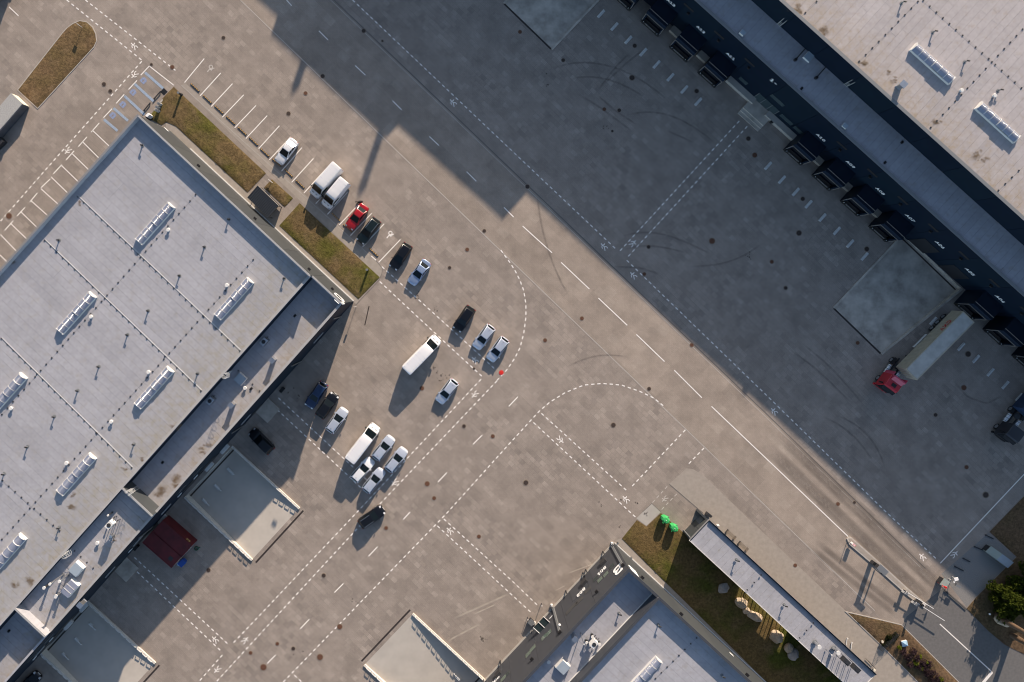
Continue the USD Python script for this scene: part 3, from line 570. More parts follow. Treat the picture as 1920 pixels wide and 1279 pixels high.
def wall_text(parent, text, fr, axis, val, out, c, z, h, matn='white_sign', t=.05, off=.12, bold=True, squash=1.0):
    n2 = (fr.inv[axis] / np.linalg.norm(fr.inv[axis])) * out; n3 = np.array([n2[0], n2[1], 0]); r3 = np.cross([0, 0, 1.0], n3)
    tm = meshkit.text_mesh(text, h, t, bold); v = np.array(tm.vertices); v[:, 0] -= (v[:, 0].min() + v[:, 0].max()) / 2; v[:, 1] -= h / 2; v[:, 0] *= squash
    o = fr.pt(val, c) if axis == 0 else fr.pt(c, val)
    w = np.array([o[0], o[1], z]) + np.outer(v[:, 0], r3) + np.outer(v[:, 1], [0, 0, 1.0]) + np.outer(v[:, 2] + off, n3)
    return MB().add(w, tm.faces).build('sign_letters', matn, parent)
for sfx, m in (('', 1.0), ('_b', 0.965), ('_c', 1.03)):
    e = lambda fr, axis, off: (*(fr.inv[axis] / np.linalg.norm(fr.inv[axis])), off / np.linalg.norm(fr.inv[axis]))
    base = (0.355 * m, 0.355 * m, 0.385 * m)
    na = FA.inv[1] / np.linalg.norm(FA.inv[1]); nc = FC.inv[0] / np.linalg.norm(FC.inv[0])
    roofing('roof_white' + sfx, base)
    roofing('roof_hall' + sfx, (0.375 * m, 0.352 * m, 0.362 * m), [(-na[0], -na[1], -58.6, 6.5)], (0.31, 0.25, 0.18))
    roofing('roof_left' + sfx, base, [(nc[0], nc[1], -18.4, 8.5)], (0.31, 0.285, 0.235))
    roofing('roof_edge' + sfx, base, [(nc[0], nc[1], -11.6, 4.6)], (0.29, 0.255, 0.205))

# ---- the warehouse on the left
zC = dict(main=K(.0930), par=K(.1015), kerb=K(.0965), s1=K(.0720), fin=K(.0900), se=K(.0865), s2=K(.0850), p2=K(.0975), s3=K(.0720))
aNW = np.mean([FC.ab(259, 212, zC['par'])[0], FC.ab(100, 394, zC['par'])[0]])
bNE = np.mean([FC.ab(311, 239)[1], FC.ab(667, 571)[1]])
aM = np.mean([FC.ab(585, 522, zC['kerb'])[0], FC.ab(425, 692, zC['kerb'])[0], FC.ab(235, 905, zC['kerb'])[0]])
aSE = np.mean([FC.ab(584, 640, zC['se'])[0], FC.ab(300, 952, zC['se'])[0], FC.ab(260, 996, zC['se'])[0]])
b12 = np.mean([FC.ab(223, 911.5, zC['p2'])[1], FC.ab(283, 967, zC['p2'])[1]])
b23 = np.mean([FC.ab(21, 1132, zC['p2'])[1], FC.ab(80, 1188, zC['p2'])[1]])
bEND = bNE - 118.0
WC = thing('warehouse', 'large grey warehouse with rows of long skylights on its pale roof', 'warehouse')
mb = MB()
FC.block(mb, aNW, aM, bEND, bNE, -2, zC['main']); FC.block(mb, aM, aSE, b12, bNE, -2, zC['s1']); FC.block(mb, aM, aSE, b23, b12, -2, zC['s2']); FC.block(mb, aM, aSE, bEND, b23, -2, zC['s3'])
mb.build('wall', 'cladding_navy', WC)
mb = MB(); T = .22
FC.block(mb, aNW, aM, bNE - T, bNE, zC['main'], zC['par']); FC.block(mb, aNW, aNW + T, bEND, bNE - T, zC['main'], zC['par'])
FC.block(mb, aM - .3, aM, bEND, bNE - T, zC['main'], zC['kerb']); FC.block(mb, aM, aSE, bNE - T, bNE, zC['s1'], zC['fin'])
FC.block(mb, aSE - .3, aSE, b12 + T, bNE - T, zC['s1'], zC['se']); FC.block(mb, aM, aSE, b12, b12 + T, zC['s1'], zC['p2'])
mb2 = MB(); FC.block(mb2, aM + .0, aSE - .0, b12 + T, b12 + T + .05, zC['s1'] + .02, zC['p2'] - .01); mb2.build('end_wall', 'cladding_grey', WC)
FC.block(mb, aM, aSE, b23 - T, b23, zC['s3'], zC['p2']); FC.block(mb, aSE - .3, aSE, bEND, b23 - T, zC['s3'], zC['se']); FC.block(mb, aSE - .3, aSE, b23, b12, zC['s2'], zC['s2'] + .18)
mb.build('parapet', 'roof_white', WC)
mb = MB(); c = .035
for (a0, a1, b0, b1, z) in ((aNW + T + c, aM, bNE - .10, bNE + .12 + c, zC['par']), (aM - .33, aM + c, bEND, bNE - T - c, zC['kerb']), (aM + c, aSE, bNE - .10, bNE + .12 + c, zC['fin']),
                            (aM + c, aSE + c, b23 - T - c, b23 + c, zC['p2']), (aSE - .33, aSE + c, b12 + T + c, bNE - T - c, zC['se']), (aSE - .33, aSE + c, b23 + c, b12 - c, zC['s2'] + .18), (aM + c, aSE + c, b12 - c, b12 + T + c, zC['p2'])):
    FC.block(mb, a0, a1, b0, b1, z, z + .05)
mb.build('coping', 'coping', WC)
mb = MB(); FC.block(mb, aNW - .05, aNW + T + c, bEND, bNE + .12, zC['par'] + .001, zC['par'] + .05); mb.build('coping', 'deck', WC)
bvis = bNE - 78
mb = MB(); FC.block(mb, aNW + T, aM - .3, bEND, bNE - T, zC['main'], zC['main'] + .01); FC.block(mb, aM, aSE - .3, b12 + T, bNE - T, zC['s1'], zC['s1'] + .01)
FC.block(mb, aM, aSE - .3, b23, b12, zC['s2'], zC['s2'] + .01); FC.block(mb, aM, aSE - .3, bEND, b23 - T, zC['s3'], zC['s3'] + .01); mb.build('roof_deck', 'deck', WC)
sheets(WC, FC, aNW + T, aM - .3, bvis, bNE - T, zC['main'] + .02, 'a', 1.06, 'roof_left', 8.5)
sheets(WC, FC, aM, aSE - .3, b12 + T, bNE - T, zC['s1'] + .02, 'a', 1.06, 'roof_edge', 20)
sheets(WC, FC, aM, aSE - .3, b23, b12, zC['s2'] + .02, 'a', 1.06, 'roof_edge', 20)
sheets(WC, FC, aM, aSE - .3, bvis, b23 - T, zC['s3'] + .02, 'a', 1.06, 'roof_edge', 20)
panels(WC, FC, 1, bNE, 1, aNW, aM, 0.02, zC['par'] - .02, 6.0, ['cladding_grey', 'cladding_grey_2'])
panels(WC, FC, 1, bNE, 1, aM, aSE, 0.02, zC['fin'] - .02, 6.0, ['cladding_grey', 'cladding_grey_2'])
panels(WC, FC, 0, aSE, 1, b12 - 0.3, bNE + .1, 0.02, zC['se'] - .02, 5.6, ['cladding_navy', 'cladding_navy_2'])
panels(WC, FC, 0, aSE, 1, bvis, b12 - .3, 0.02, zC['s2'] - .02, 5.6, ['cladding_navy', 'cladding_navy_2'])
mb = MB(); FC.block(mb, aNW + 4.2, aSE, bNE + .11, bNE + .27, 0, .12); mb.build('base_flashing', 'white_metal', WC)
for x, y in ((578.5, 506), (622, 543), (477, 411), (371, 312)):
    a, z = FC.hit(1, bNE + .1, x, y); on_wall(WC, 'wall_lamp', 'black', FC, 1, bNE, 1, a, min(z, 10.8), .42, .34, .3, .1)
for x, y in ((312, 243), (631, 566)):
    a, z = FC.hit(1, bNE + .1, x, y); on_wall(WC, 'wall_plate', 'white_sign', FC, 1, bNE, 1, a, max(z, 1.6), .85, .4, .05, .1)
a, z = FC.hit(1, bNE + .1, 636, 558); wall_text(WC, 'C', FC, 1, bNE, 1, a, z, 2.2)
mb = MB(); FC.block(mb, aSE - .25, aSE + .22, bNE + .02, bNE + .22, zC['fin'] - 1.2, zC['fin'] + .1); mb.build('corner_bracket', 'white_metal', WC)
def stain(parent, fr, px, z, r, seed, n=5):
    mb = MB(); g = random.Random(seed)
    for _ in range(n):
        c = P2(px[0] + g.gauss(0, r * 5), px[1] + g.gauss(0, r * 5), z); m = 11; t = np.arange(m) * 2 * PI / m; rr = r * g.uniform(.3, 1.0) * np.array([g.uniform(.6, 1.4) for _ in range(m)]); q = g.uniform(.4, 1)
        mb.add(np.vstack([np.c_[c[0] + rr * np.cos(t), c[1] + q * rr * np.sin(t), np.full(m, z + .045 + _ * .0015)], [[*c, z + .045 + _ * .0015]]]), [[k, (k + 1) % m, m] for k in range(m)], np.vstack([np.c_[np.ones(m), np.full(m, .5)], [[.5, .5]]]))
    mb.build('dirt_stain', 'dirt_stain', parent)
for i, (x, y, zz, r) in enumerate(((265, 862, zC['main'], .45), (133, 951, zC['main'], .7), (136, 928, zC['main'], .5), (235, 880, zC['main'], .5), (28, 1097, zC['main'], .6), (300, 925, zC['s1'], .9), (385, 845, zC['s1'], 1.0), (330, 905, zC['s1'], .9), (212, 1010, zC['s2'], .5), (60, 1090, zC['main'], .9), (330, 800, zC['main'], .9), (150, 380, zC['main'], .35), (25, 490, zC['main'], .5))):
    stain(WC, FC, (x, y), zz + .01, r, 100 + i)
# docks in the shaded long wall
for i, (x, y, w, zc, zh, m) in enumerate(((405, 872, 3.4, 2.0, 4.2, 'black'), (376, 905, 3.4, 2.0, 4.2, 'black'), (133, 1160, 3.4, 2.0, 4.2, 'black'), (104, 1194, 3.4, 2.0, 4.2, 'black'), (285, 1003, 3.6, 2.1, 4.2, 'black'), (492, 772, 2.0, 1.1, 2.2, 'black'), (228, 1066, 2.0, 1.1, 2.2, 'black'))):
    b = FC.ab(x, y)[1]; z0 = zc - 1.0 if i < 4 else zc
    p = on_wall(WC, 'dock_door' if i < 5 else 'door', m, FC, 0, aSE, 1, b, z0, w, zh, .05, .10)
    if i < 5:
        on_wall(WC, 'dock_light', 'white_sign', FC, 0, aSE, 1, b - w * .62, 3.4, .9, .12, .12, .1)
        on_wall(WC, 'dock_leveller', 'galvanised', FC, 0, aSE, 1, b + w * .85, .1, 1.7, .5, .55, .1)
        on_wall(WC, 'dock_window', 'window_glass', FC, 0, aSE, 1, b, 6.4, 2.2, .7, .03, .1)
for x, y in ((505, 772), (231, 1061)):
    c0 = FC.ab(x, y); mb = MB(); FC.block(mb, aSE + .12, aSE + 2.7, c0[1] - 1.5, c0[1] + 1.5, 0, .16); p = mb.build('door_step', 'slab_concrete', WC)
for i, (x, y) in enumerate(((590, 635), (460, 800), (300, 965), (240, 1020), (190, 1083), (40, 1220))):
    b = FC.ab(x, y, 7)[1]; on_wall(WC, 'strip_light', 'coping', FC, 0, aSE, 1, b, 4.6, 2.2, .16, .14, .1)
for b in (bNE - 3.0, bNE - 12.5, bNE - 26, b12 - 6):
    p0 = FC.pt(aSE + .2, b); MB().bar((*p0, 0.05), (*p0, 7.2), .16).build('downpipe', 'grey_metal', WC)

# ---- the tall warehouse on the right
fpx = 615 / 11.6949
bF = 615 / (F / H); bHL = 680 / (F / H); aL, aR = -96.0, 104.0
zA = dict(strip=K(.0925), par=K(.0945), hall=K(.1320), edge=K(.1340))
WA = thing('distribution_hall', 'tall navy distribution hall with numbered loading docks', 'warehouse')
aU = lambda u: u / (F / H)
mb = MB(); FA.block(mb, aL, aR, bF, bHL, -2, zA['strip']); FA.block(mb, aU(-257), aR, bHL, bHL + 60, -2, zA['hall'])
FA.block(mb, aU(-535), aU(-257), bHL, bHL + 38, -2, K(.1535)); FA.block(mb, aU(-826), aU(-535), bHL, bHL + 38, -2, K(.1625)); FA.block(mb, aL - 30, aU(-826), bHL, bHL + 38, -2, K(.1535))
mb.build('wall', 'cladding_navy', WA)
mb = MB(); FA.block(mb, aL, aR, bF, bF + .3, zA['strip'], zA['par']); FA.block(mb, aU(-257) + .01, aR, bHL, bHL + .28, zA['hall'], zA['edge']); mb.build('parapet', 'cladding_navy_2', WA)
mb = MB(); FA.block(mb, aL, aR, bF - .13, bF + .34, zA['par'], zA['par'] + .05); FA.block(mb, aU(-257) + .01, aR, bHL - .13, bHL + .34, zA['edge'], zA['edge'] + .05); mb.build('coping', 'grey_metal', WA)
mb = MB(); FA.block(mb, aU(-257), aR, bHL + .3, bHL + 60, zA['hall'], zA['hall'] + .01); FA.block(mb, aL, aR, bF + .3, bHL, zA['strip'], zA['strip'] + .01); mb.build('roof_deck', 'deck', WA)
sheets(WA, FA, aU(-200), aR, bHL + .3, bHL + 44, zA['hall'] + .02, 'b', 1.05, 'roof_hall', 10)
sheets(WA, FA, aU(-330), aR - 6, bF + .3, bHL, zA['strip'] + .02, 'b', 1.05, 'roof_white', 30)
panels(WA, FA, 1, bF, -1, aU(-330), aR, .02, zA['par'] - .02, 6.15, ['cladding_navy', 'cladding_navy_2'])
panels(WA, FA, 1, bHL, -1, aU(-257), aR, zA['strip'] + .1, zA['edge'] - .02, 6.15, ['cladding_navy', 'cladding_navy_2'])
DOCK = {'A14': -130, 'A13': -58, 'A12': 13.5, 'A11': 85, 'A10': 301.6, 'A09': 373, 'A08': 444.5, 'A07': 516, 'A06': 587.6, 'A05': 659.5, 'A04': 732, 'A03': 804, 'A02': 877}
for nm, u in DOCK.items():
    wall_text(WA, nm, FA, 1, bF, -1, aU(u), 5.75, .62)
    on_wall(WA, 'dock_window', 'black', FA, 1, bF, -1, aU(u + 30), 8.3, 1.9, .55, .03, .1)
    if nm in ('A06', 'A05'):
        on_wall(WA, 'dock_door', 'black', FA, 1, bF, -1, aU(u), 1.8, 3.2, 4.2, .05, .1)
    on_wall(WA, 'wall_lamp', 'black', FA, 1, bF, -1, aU(u + 36), 7.2, .4, .3, .35, .1)
a, z = FA.hit(1, bF, 1452, 152); wall_text(WA, '1-', FA, 1, bF, -1, a, z, .8)
a0 = FA.ab(1432, 196)[0]
on_wall(WA, 'office_door', 'window_glass', FA, 1, bF, -1, a0, 1.5, 4.2, 3.0, .03, .1)
for k in range(4): on_wall(WA, 'door_mullion', 'grey_metal', FA, 1, bF, -1, a0 - 2.1 + 1.4 * k, 1.5, .07, 3.0, .05, .13)
for da, w in ((-5.2, 1.6), (3.9, 2.4), (6.2, 1.4), (7.2, .6)): on_wall(WA, 'office_window', 'window_glass', FA, 1, bF, -1, a0 + da, 2.4, w, 1.1, .03, .1)
on_wall(WA, 'office_window', 'window_glass', FA, 1, bF, -1, a0 + .4, 5.2, 2.6, 1.0, .03, .1)
mb = MB()
for k in range(3): FA.block(mb, a0 - 2.2, a0 + 2.2, bF - 3.5 + .0 + k * .55, bF - .14, .15 * k, .15 * (k + 1))
mb.build('entrance_steps', 'slab_concrete', WA)
for (x0, y0, x1, y1, w, h) in ((1366, 145, 1416, 187, .95, .85), (1438, 210, 1490, 256, .95, .85)):
    q = FA.ab(x0, y0); r = FA.ab(x1, y1); mb = MB(); FA.block(mb, q[0], r[0], bF - w - .12, bF - .12, 0, h); mb.build('dock_platform', 'concrete', WA)
for x, y in ((1309 - 67, 9), (1274, 53), (1325, 100), (1532, 302), (1584, 352), (1642, 397)):
    q = FA.ab(x, y, .6); mb = MB(); FA.block(mb, q[0] - 1.0, q[0] + .85, bF - 1.15, bF - .12, 0, .7); mb.build('dock_platform', 'slab_concrete', WA)
# masts on the part of the roof above the frame, whose shadows cross the yard
for (x, y, zt, wdt) in ((672, 372, 26.5, .75), (548, 180, 24.0, .4)):
    Ls = zt / math.tan(SUN_EL); s = np.array([-SX, -SY]) / math.hypot(SX, SY); base = P2(x, y) - s * Ls
    mb = MB(); mb.tube((*base, 17), (*base, zt), .16); mb.cbox(base, 1.1, .5, zt - (5.5 if wdt > .5 else 2.0), zt - .4, 0.3)
    pth = mb.build('antenna_mast', 'galvanised'); keys(stage.GetPrimAtPath(pth), 'tall roof mast whose %s shadow crosses the yard' % ('broad' if wdt > .5 else 'thin'), 'mast')
for i, (x, y, r) in enumerate(((1665, 135, .5), (1678, 150, .6), (1830, 293, .8), (1840, 300, .6), (1500, 20, .8), (1550, 55, .9), (1620, 120, .6), (1760, 230, .8))): stain(WA, FA, (x, y), zA['hall'] + .01, r, 200 + i)
# dock pods
def pod(nm, u):
    t = thing('dock_shelter', f'navy dock shelter under the sign {nm}', 'dock shelter', group='dock shelters along the hall')
    a = aU(u); d0 = bF - .12; d1 = 580 / (F / H); w = 3.75; h, op = 4.55, 3.45
    mb = MB(); FA.block(mb, a - w/2, a + w/2, d1 + .9, d0, 0, h); FA.block(mb, a - w/2, a + w/2, d1 + .12, d1 + .9, op + .15, h)
    FA.block(mb, a - w/2, a - w/2 + .3, d1 + .12, d1 + .9, 0, op + .15); FA.block(mb, a + w/2 - .3, a + w/2, d1 + .12, d1 + .9, 0, op + .15); mb.build('housing', 'pod_navy', t)
    mb = MB(); FA.block(mb, a - w/2 + .35, a + w/2 - .35, d1 + .8, d1 + .85, .9, op); mb.build('shutter', 'black', t)
    mb = MB(); FA.block(mb, a - w/2, a + w/2, d1, d1 + .11, 0, .95); mb.build('bumper_sill', 'black_rubber', t)
    mb = MB(); s = .09; FA.block(mb, a - w/2, a + w/2, d1, d1 + .11, op, op + s); FA.block(mb, a - w/2, a - w/2 + s, d1, d1 + .11, .96, op); FA.block(mb, a + w/2 - s, a + w/2, d1, d1 + .11, .96, op); mb.build('frame_trim', 'trim_dim', t)
    mb = MB(); FA.block(mb, a - w/2, a + w/2, d1 + .55, d1 + .63, h, h + .07); mb.build('gutter', 'trim_dim', t)
    mb = MB(); FA.block(mb, a - w/2 + .8, a + w/2 - .8, d1 - .14, d1 - .01, .82, .94); mb.build('leveller_lip', 'trim_dim', t)
    for s in (-1, 1):
        q = FA.pt(a + s * (w/2 - .42), d1 - .1); mb = MB(); mb.cbox(q, .42, .2, .35, .93, pxang(.743, .669)); b = mb.build('bumper', 'black_rubber', t)
        MB().tube((*q, .93), (*q, .99), .07, 8).build('bumper_cap', 'white_metal', b)
for nm in ('A14', 'A13', 'A12', 'A11', 'A10', 'A09', 'A08', 'A07', 'A04', 'A03', 'A02'): pod(nm, DOCK[nm])

# ---- the warehouse at the bottom
zB = dict(strip=K(.0715), par=K(.0880), main=K(.0790), mp=K(.0895))
aB, bB = FB.ab(1152, 1020)
aS = np.mean([FB.ab(1196, 1141, zB['strip'])[0], FB.ab(1070, 1278, zB['strip'])[0]])
WB = thing('lower_warehouse', 'dark grey warehouse with a big B on its wall', 'warehouse')
mb = MB(); FB.block(mb, aB, aS, bB - 52, bB, -2, zB['strip']); FB.block(mb, aS, aB + 60, bB - 52, bB, -2, zB['main']); mb.build('wall', 'cladding_dark', WB)
mb = MB(); FB.block(mb, aB, aB + T, bB - 52, bB, zB['strip'], zB['par']); FB.block(mb, aB + T, aS, bB - T, bB, zB['strip'], zB['par']); FB.block(mb, aS, aS + T, bB - 52, bB, zB['main'], zB['mp']); FB.block(mb, aS + T, aB + 60, bB - T, bB, zB['main'], zB['mp'])
mb.build('parapet', 'roof_white', WB)
mb = MB(); FB.block(mb, aB - .14, aB + T + c, bB - 52, bB + .14, zB['par'], zB['par'] + .05); FB.block(mb, aB + T + c, aS - .02, bB - T - c, bB + .14, zB['par'], zB['par'] + .05); FB.block(mb, aS - .02, aS + T + c, bB - 52, bB + .14, zB['mp'], zB['mp'] + .05); FB.block(mb, aS + T + c, aB + 60, bB - T - c, bB + .14, zB['mp'], zB['mp'] + .05)
mb.build('coping', 'cladding_dark', WB)
mb = MB(); FB.block(mb, aB + T, aS, bB - 52, bB - T, zB['strip'], zB['strip'] + .01); FB.block(mb, aS + T, aB + 60, bB - 52, bB - T, zB['main'], zB['main'] + .01); mb.build('roof_deck', 'deck', WB)
sheets(WB, FB, aB + T, aS - .02, bB - 26, bB - T, zB['strip'] + .02, 'a', 1.06, 'roof_white', 30)
sheets(WB, FB, aS + T, aB + 34, bB - 26, bB - T, zB['main'] + .02, 'a', 1.06, 'roof_white', 9)
jb = [FB.ab(*p)[1] for p in ((1098, 1081), (1054, 1131), (1005, 1188), (955, 1232))]
edges = [bB] + jb + [jb[-1] - 5.6 * k for k in range(1, 4)]
for i, (h, l) in enumerate(zip(edges, edges[1:])): panels(WB, FB, 0, aB, -1, l, h, .02, zB['par'] - .02, h - l, ['cladding_dark', 'cladding_dark_2'])
panels(WB, FB, 1, bB, 1, aB - .1, aS, .02, zB['par'] - .02, 6.0, ['cladding_grey', 'cladding_grey_2']); panels(WB, FB, 1, bB, 1, aS, aB + 60, .02, zB['mp'] - .02, 6.0, ['cladding_grey', 'cladding_grey_2'])
panels(WB, FB, 0, aS, -1, bB - 40, bB - T, zB['strip'] + .1, zB['mp'] - .02, 6.0, ['cladding_dark', 'cladding_dark_2'])
mb = MB(); FB.block(mb, aB - .34, aB - .11, bB - 30, bB + .2, 0, .13); mb.build('plinth', 'concrete', WB)
mb = MB(); FB.block(mb, aB - .1, aB + 50, bB + .11, bB + .26, 0, .1); mb.build('base_flashing', 'white_metal', WB)
mb = MB(); FB.block(mb, aS - .16, aS - .11, bB - 40, bB - T, zB['strip'] + .02, zB['strip'] + .25); mb.build('roof_flashing', 'white_metal', WB)
a, z = FB.hit(0, aB - .1, 1158.5, 1069); wall_text(WB, 'B', FB, 0, aB, -1, a, z, 2.1)
a, z = FB.hit(1, bB + .1, 1187, 1070); wall_text(WB, 'B', FB, 1, bB, 1, a, z, 2.1)
for x, y, s in ((1128.5, 1071, 'B01'), (1089.5, 1111, 'B02'), (929, 1276, 'B03')):
    b, z = FB.hit(0, aB - .1, x, y); wall_text(WB, s, FB, 0, aB, -1, b, z, .72)
    on_wall(WB, 'dock_door', 'cladding_dark_2', FB, 0, aB, -1, b - .2, 2.0, 3.4, 3.8, .04, .1)
    for s in (-1, 1): on_wall(WB, 'dock_bollard', 'dark_metal', FB, 0, aB, -1, b - .2 + s * 2.0, .6, .14, 1.2, .14, .5)
for x, y, w, h, m in ((1117, 1085, 1.0, .9, 'window_glass'), (1125, 1087, 1.0, .9, 'window_green'), (1136, 1077, 1.0, .9, 'window_green'), (1147, 1062, 1.0, .9, 'window_glass'), (1066, 1147, .9, .9, 'window_frame'), (1077, 1135, 1.4, .8, 'window_frame'), (1086, 1127, 1.4, .8, 'window_frame'), (1102, 1107, 1.2, .8, 'window_frame'),
                         (1020, 1195, 1.0, 1.0, 'window_green'), (1029, 1187, 1.0, 1.0, 'window_green'), (990, 1227, 1.0, 1.0, 'window_green'), (999, 1216, 1.2, 1.0, 'window_green'), (944, 1272, 1.2, .9, 'window_green'), (952, 1263, .8, .9, 'window_glass')):
    b, z = FB.hit(0, aB - .1, x, y); f = on_wall(WB, 'window', 'window_frame', FB, 0, aB, -1, b, z, w + .16, h + .16, .03, .1)
    on_wall(f, 'pane', m, FB, 0, aB, -1, b, z, w, h, .015, .13)
for x, y in ((1118.5, 1109.5), (997, 1236)):
    b, z = FB.hit(0, aB - .3, x, y); on_wall(WB, 'wall_lamp', 'black', FB, 0, aB, -1, b, z, .45, .3, .4, .1)
for x, y in ((1204.5, 1083), (1281, 1157), (1405, 1271)):
    a, z = FB.hit(1, bB + .3, x, y); on_wall(WB, 'wall_lamp', 'black', FB, 1, bB, 1, a, min(z, 9.6), .45, .3, .4, .1)
a, z = FB.hit(1, bB + .1, 1380, 1239); on_wall(WB, 'wall_plate', 'white_sign', FB, 1, bB, 1, a, 3.0, .7, .5, .05, .1)
for (x0, y0, x1, y1, m) in ((1150, 1029, 1165, 1059, 'grey_metal'), (1037, 1141, 1048, 1180, 'grey_metal')):
    b, z = FB.hit(0, aB - .3, x0, y0); mb = MB(); FB.block(mb, aB - .34, aB - .11, b - .16, b + .16, .2, 8.2); p = mb.build('downpipe', m, WB)
    mb = MB(); FB.block(mb, aB - .42, aB - .10, b - .28, b + .28, 8.2, 8.65); mb.build('hopper', 'black', p)
b1 = FB.hit(0, aB - .1, 1012, 1190)[0]; b0 = FB.hit(0, aB - .1, 1031, 1168)[0]
mb = MB(); FB.block(mb, aB - 1.35, aB - .12, min(b0, b1), max(b0, b1), 2.75, 2.79); cnp = mb.build('entrance_canopy', 'window_glass', WB)
for k in range(3):
    b = b1 + (b0 - b1) * k / 2; MB().bar(FB.pt(aB - 1.45, b, 2.86), FB.pt(aB - .12, b, 2.86), .07).build('canopy_bracket', 'white_sign', cnp)
b, z = FB.hit(0, aB - .1, 1033.5, 1157); on_wall(WB, 'door_sign', 'white_sign', FB, 0, aB, -1, b, z, .8, .12, .05, .1)
b, z = FB.hit(0, aB - .1, 1051, 1173.5); MB().tm(trimesh.creation.icosphere(2, .19), trimesh.transformations.translation_matrix(FB.pt(aB - .3, b, z))).build('globe_lamp', 'white_sign', WB)
for x, y in ((1127, 1044), (1093, 1083), (935, 1258)):
    b, z = FB.hit(0, aB - .1, x, y); mb = MB(); FB.block(mb, aB - .55, aB - .11, b - .55, b + .55, 1.9, 2.9); mb.build('vent_hood', 'dark_metal', WB)

# ---- the gatehouse
zG = 4.0; kG = zG / H
a0, b1 = FG.ab(1331, 976, zG); a1 = FG.ab(1643, 1264, zG)[0]; b0 = np.mean([FG.ab(1299, 1018, zG)[1], FG.ab(1580, 1279, zG)[1]])
GH = thing('gatehouse', 'long low gatehouse with pale flat roof and open slatted middle', 'gatehouse')
ga, gb = a0 + 10.4, a0 + 22.8
mb = MB(); FG.block(mb, a0 + .1, ga, b0 + .1, b1 - .1, 0, 3.3); mb.build('office', 'cladding_grey', GH); mb = MB(); FG.block(mb, gb, a1 - .1, b0 + .1, b1 - .1, 0, 3.3); mb.build('office', 'cladding_grey', GH)
mb = MB(); FG.block(mb, a0, a1, b0, b1, 3.3, zG - .22); mb.build('roof', 'deck', GH)
mb = MB(); FG.block(mb, a0, a1, b1 - .2, b1, zG - .22, zG + .12); FG.block(mb, a0, a0 + .06, b0, b1 - .2, zG - .22, zG - .12); mb.build('parapet', 'cladding_navy', GH)
mb = MB(); FG.block(mb, a0, a1, b0 - .08, b0, 3.45, zG - .10); FG.block(mb, a1, a1 + .08, b0 - .08, b1, 3.45, zG - .10); mb.build('gutter', 'white_metal', GH)
sheets(GH, FG, a0 + .06, a1, b0, b1 - .2, zG - .2, 'b', 1.06, 'roof_white', 30)
for k in range(17):
    a = ga + .2 + (gb - ga - .4) * k / 16; mb = MB(); w = .13 if k in (4, 8, 12) else .07; FG.block(mb, a - w/2, a + w/2, b1 - .42, b1 - .3, 0, 3.3); mb.build('screen_slat' if w < .1 else 'post', 'wood', GH)
for k in (4, 12): 
    a = ga + (gb - ga) * k / 16; mb = MB(); FG.block(mb, a - .07, a + .07, b0 + .2, b0 + .34, 0, 3.3); mb.build('post', 'wood', GH)
panels(GH, FG, 0, a0 + .1, -1, b0 + .1, b1 - .1, .02, 3.28, 2.0, ['cladding_grey', 'cladding_grey_2'], t=.06)
on_wall(GH, 'door', 'shop_wall', FG, 0, a0 + .1, -1, b1 - 1.05, 1.1, 1.0, 2.1, .04, .06)
p0 = FG.pt(a0 - .12, b0 + .35); MB().bar((*p0, 0), (*p0, 3.4), .14).build('downpipe', 'grey_metal', GH)
mb = MB(); FG.block(mb, a0 - .95, a0 + .05, b1 - .35, b1 - .05, 0, 2.6); mb.build('wing_wall', 'cladding_grey', GH)

# ---- steel box cut by the left edge
zS = 1.75
SB = thing('steel_container', 'low dark steel container with mottled pale lid at the left edge', 'container')
FS = Frame((.73, .683), (.655, -.755))
s_a1, s_b1 = FS.ab(55.6, 201); s_a0 = s_a1 - 2.55
mb = MB(); FS.block(mb, s_a0, s_a1, s_b1 - 12, s_b1, 0.08, zS); mb.build('body', 'shop_wall', SB)
mb = MB(); FS.block(mb, s_a0 - .04, s_a1 - .12, s_b1 - 12, s_b1 + .04, zS, zS + .08); mb.build('lid', 'shop_roof', SB)
for k in range(9): mb = MB(); FS.block(mb, s_a1, s_a1 + .06, s_b1 - .7 - 1.3 * k, s_b1 - .58 - 1.3 * k, .1, zS - .02); mb.build('side_rib', 'shop_wall', SB)
on_wall(SB, 'end_panel', 'panel_cream', FS, 1, s_b1, 1, (s_a0 + s_a1) / 2, zS * .5, 2.45, zS - .2, .05, .0)
p = MB().cbox(P2(2, 269), 1.7, 1.3, 0, 1.1, pxang(.7, -.7)).build('equipment_box', 'dark_metal'); keys(stage.GetPrimAtPath(p), 'dark box on the paving below the steel container, cut by the frame', 'box')
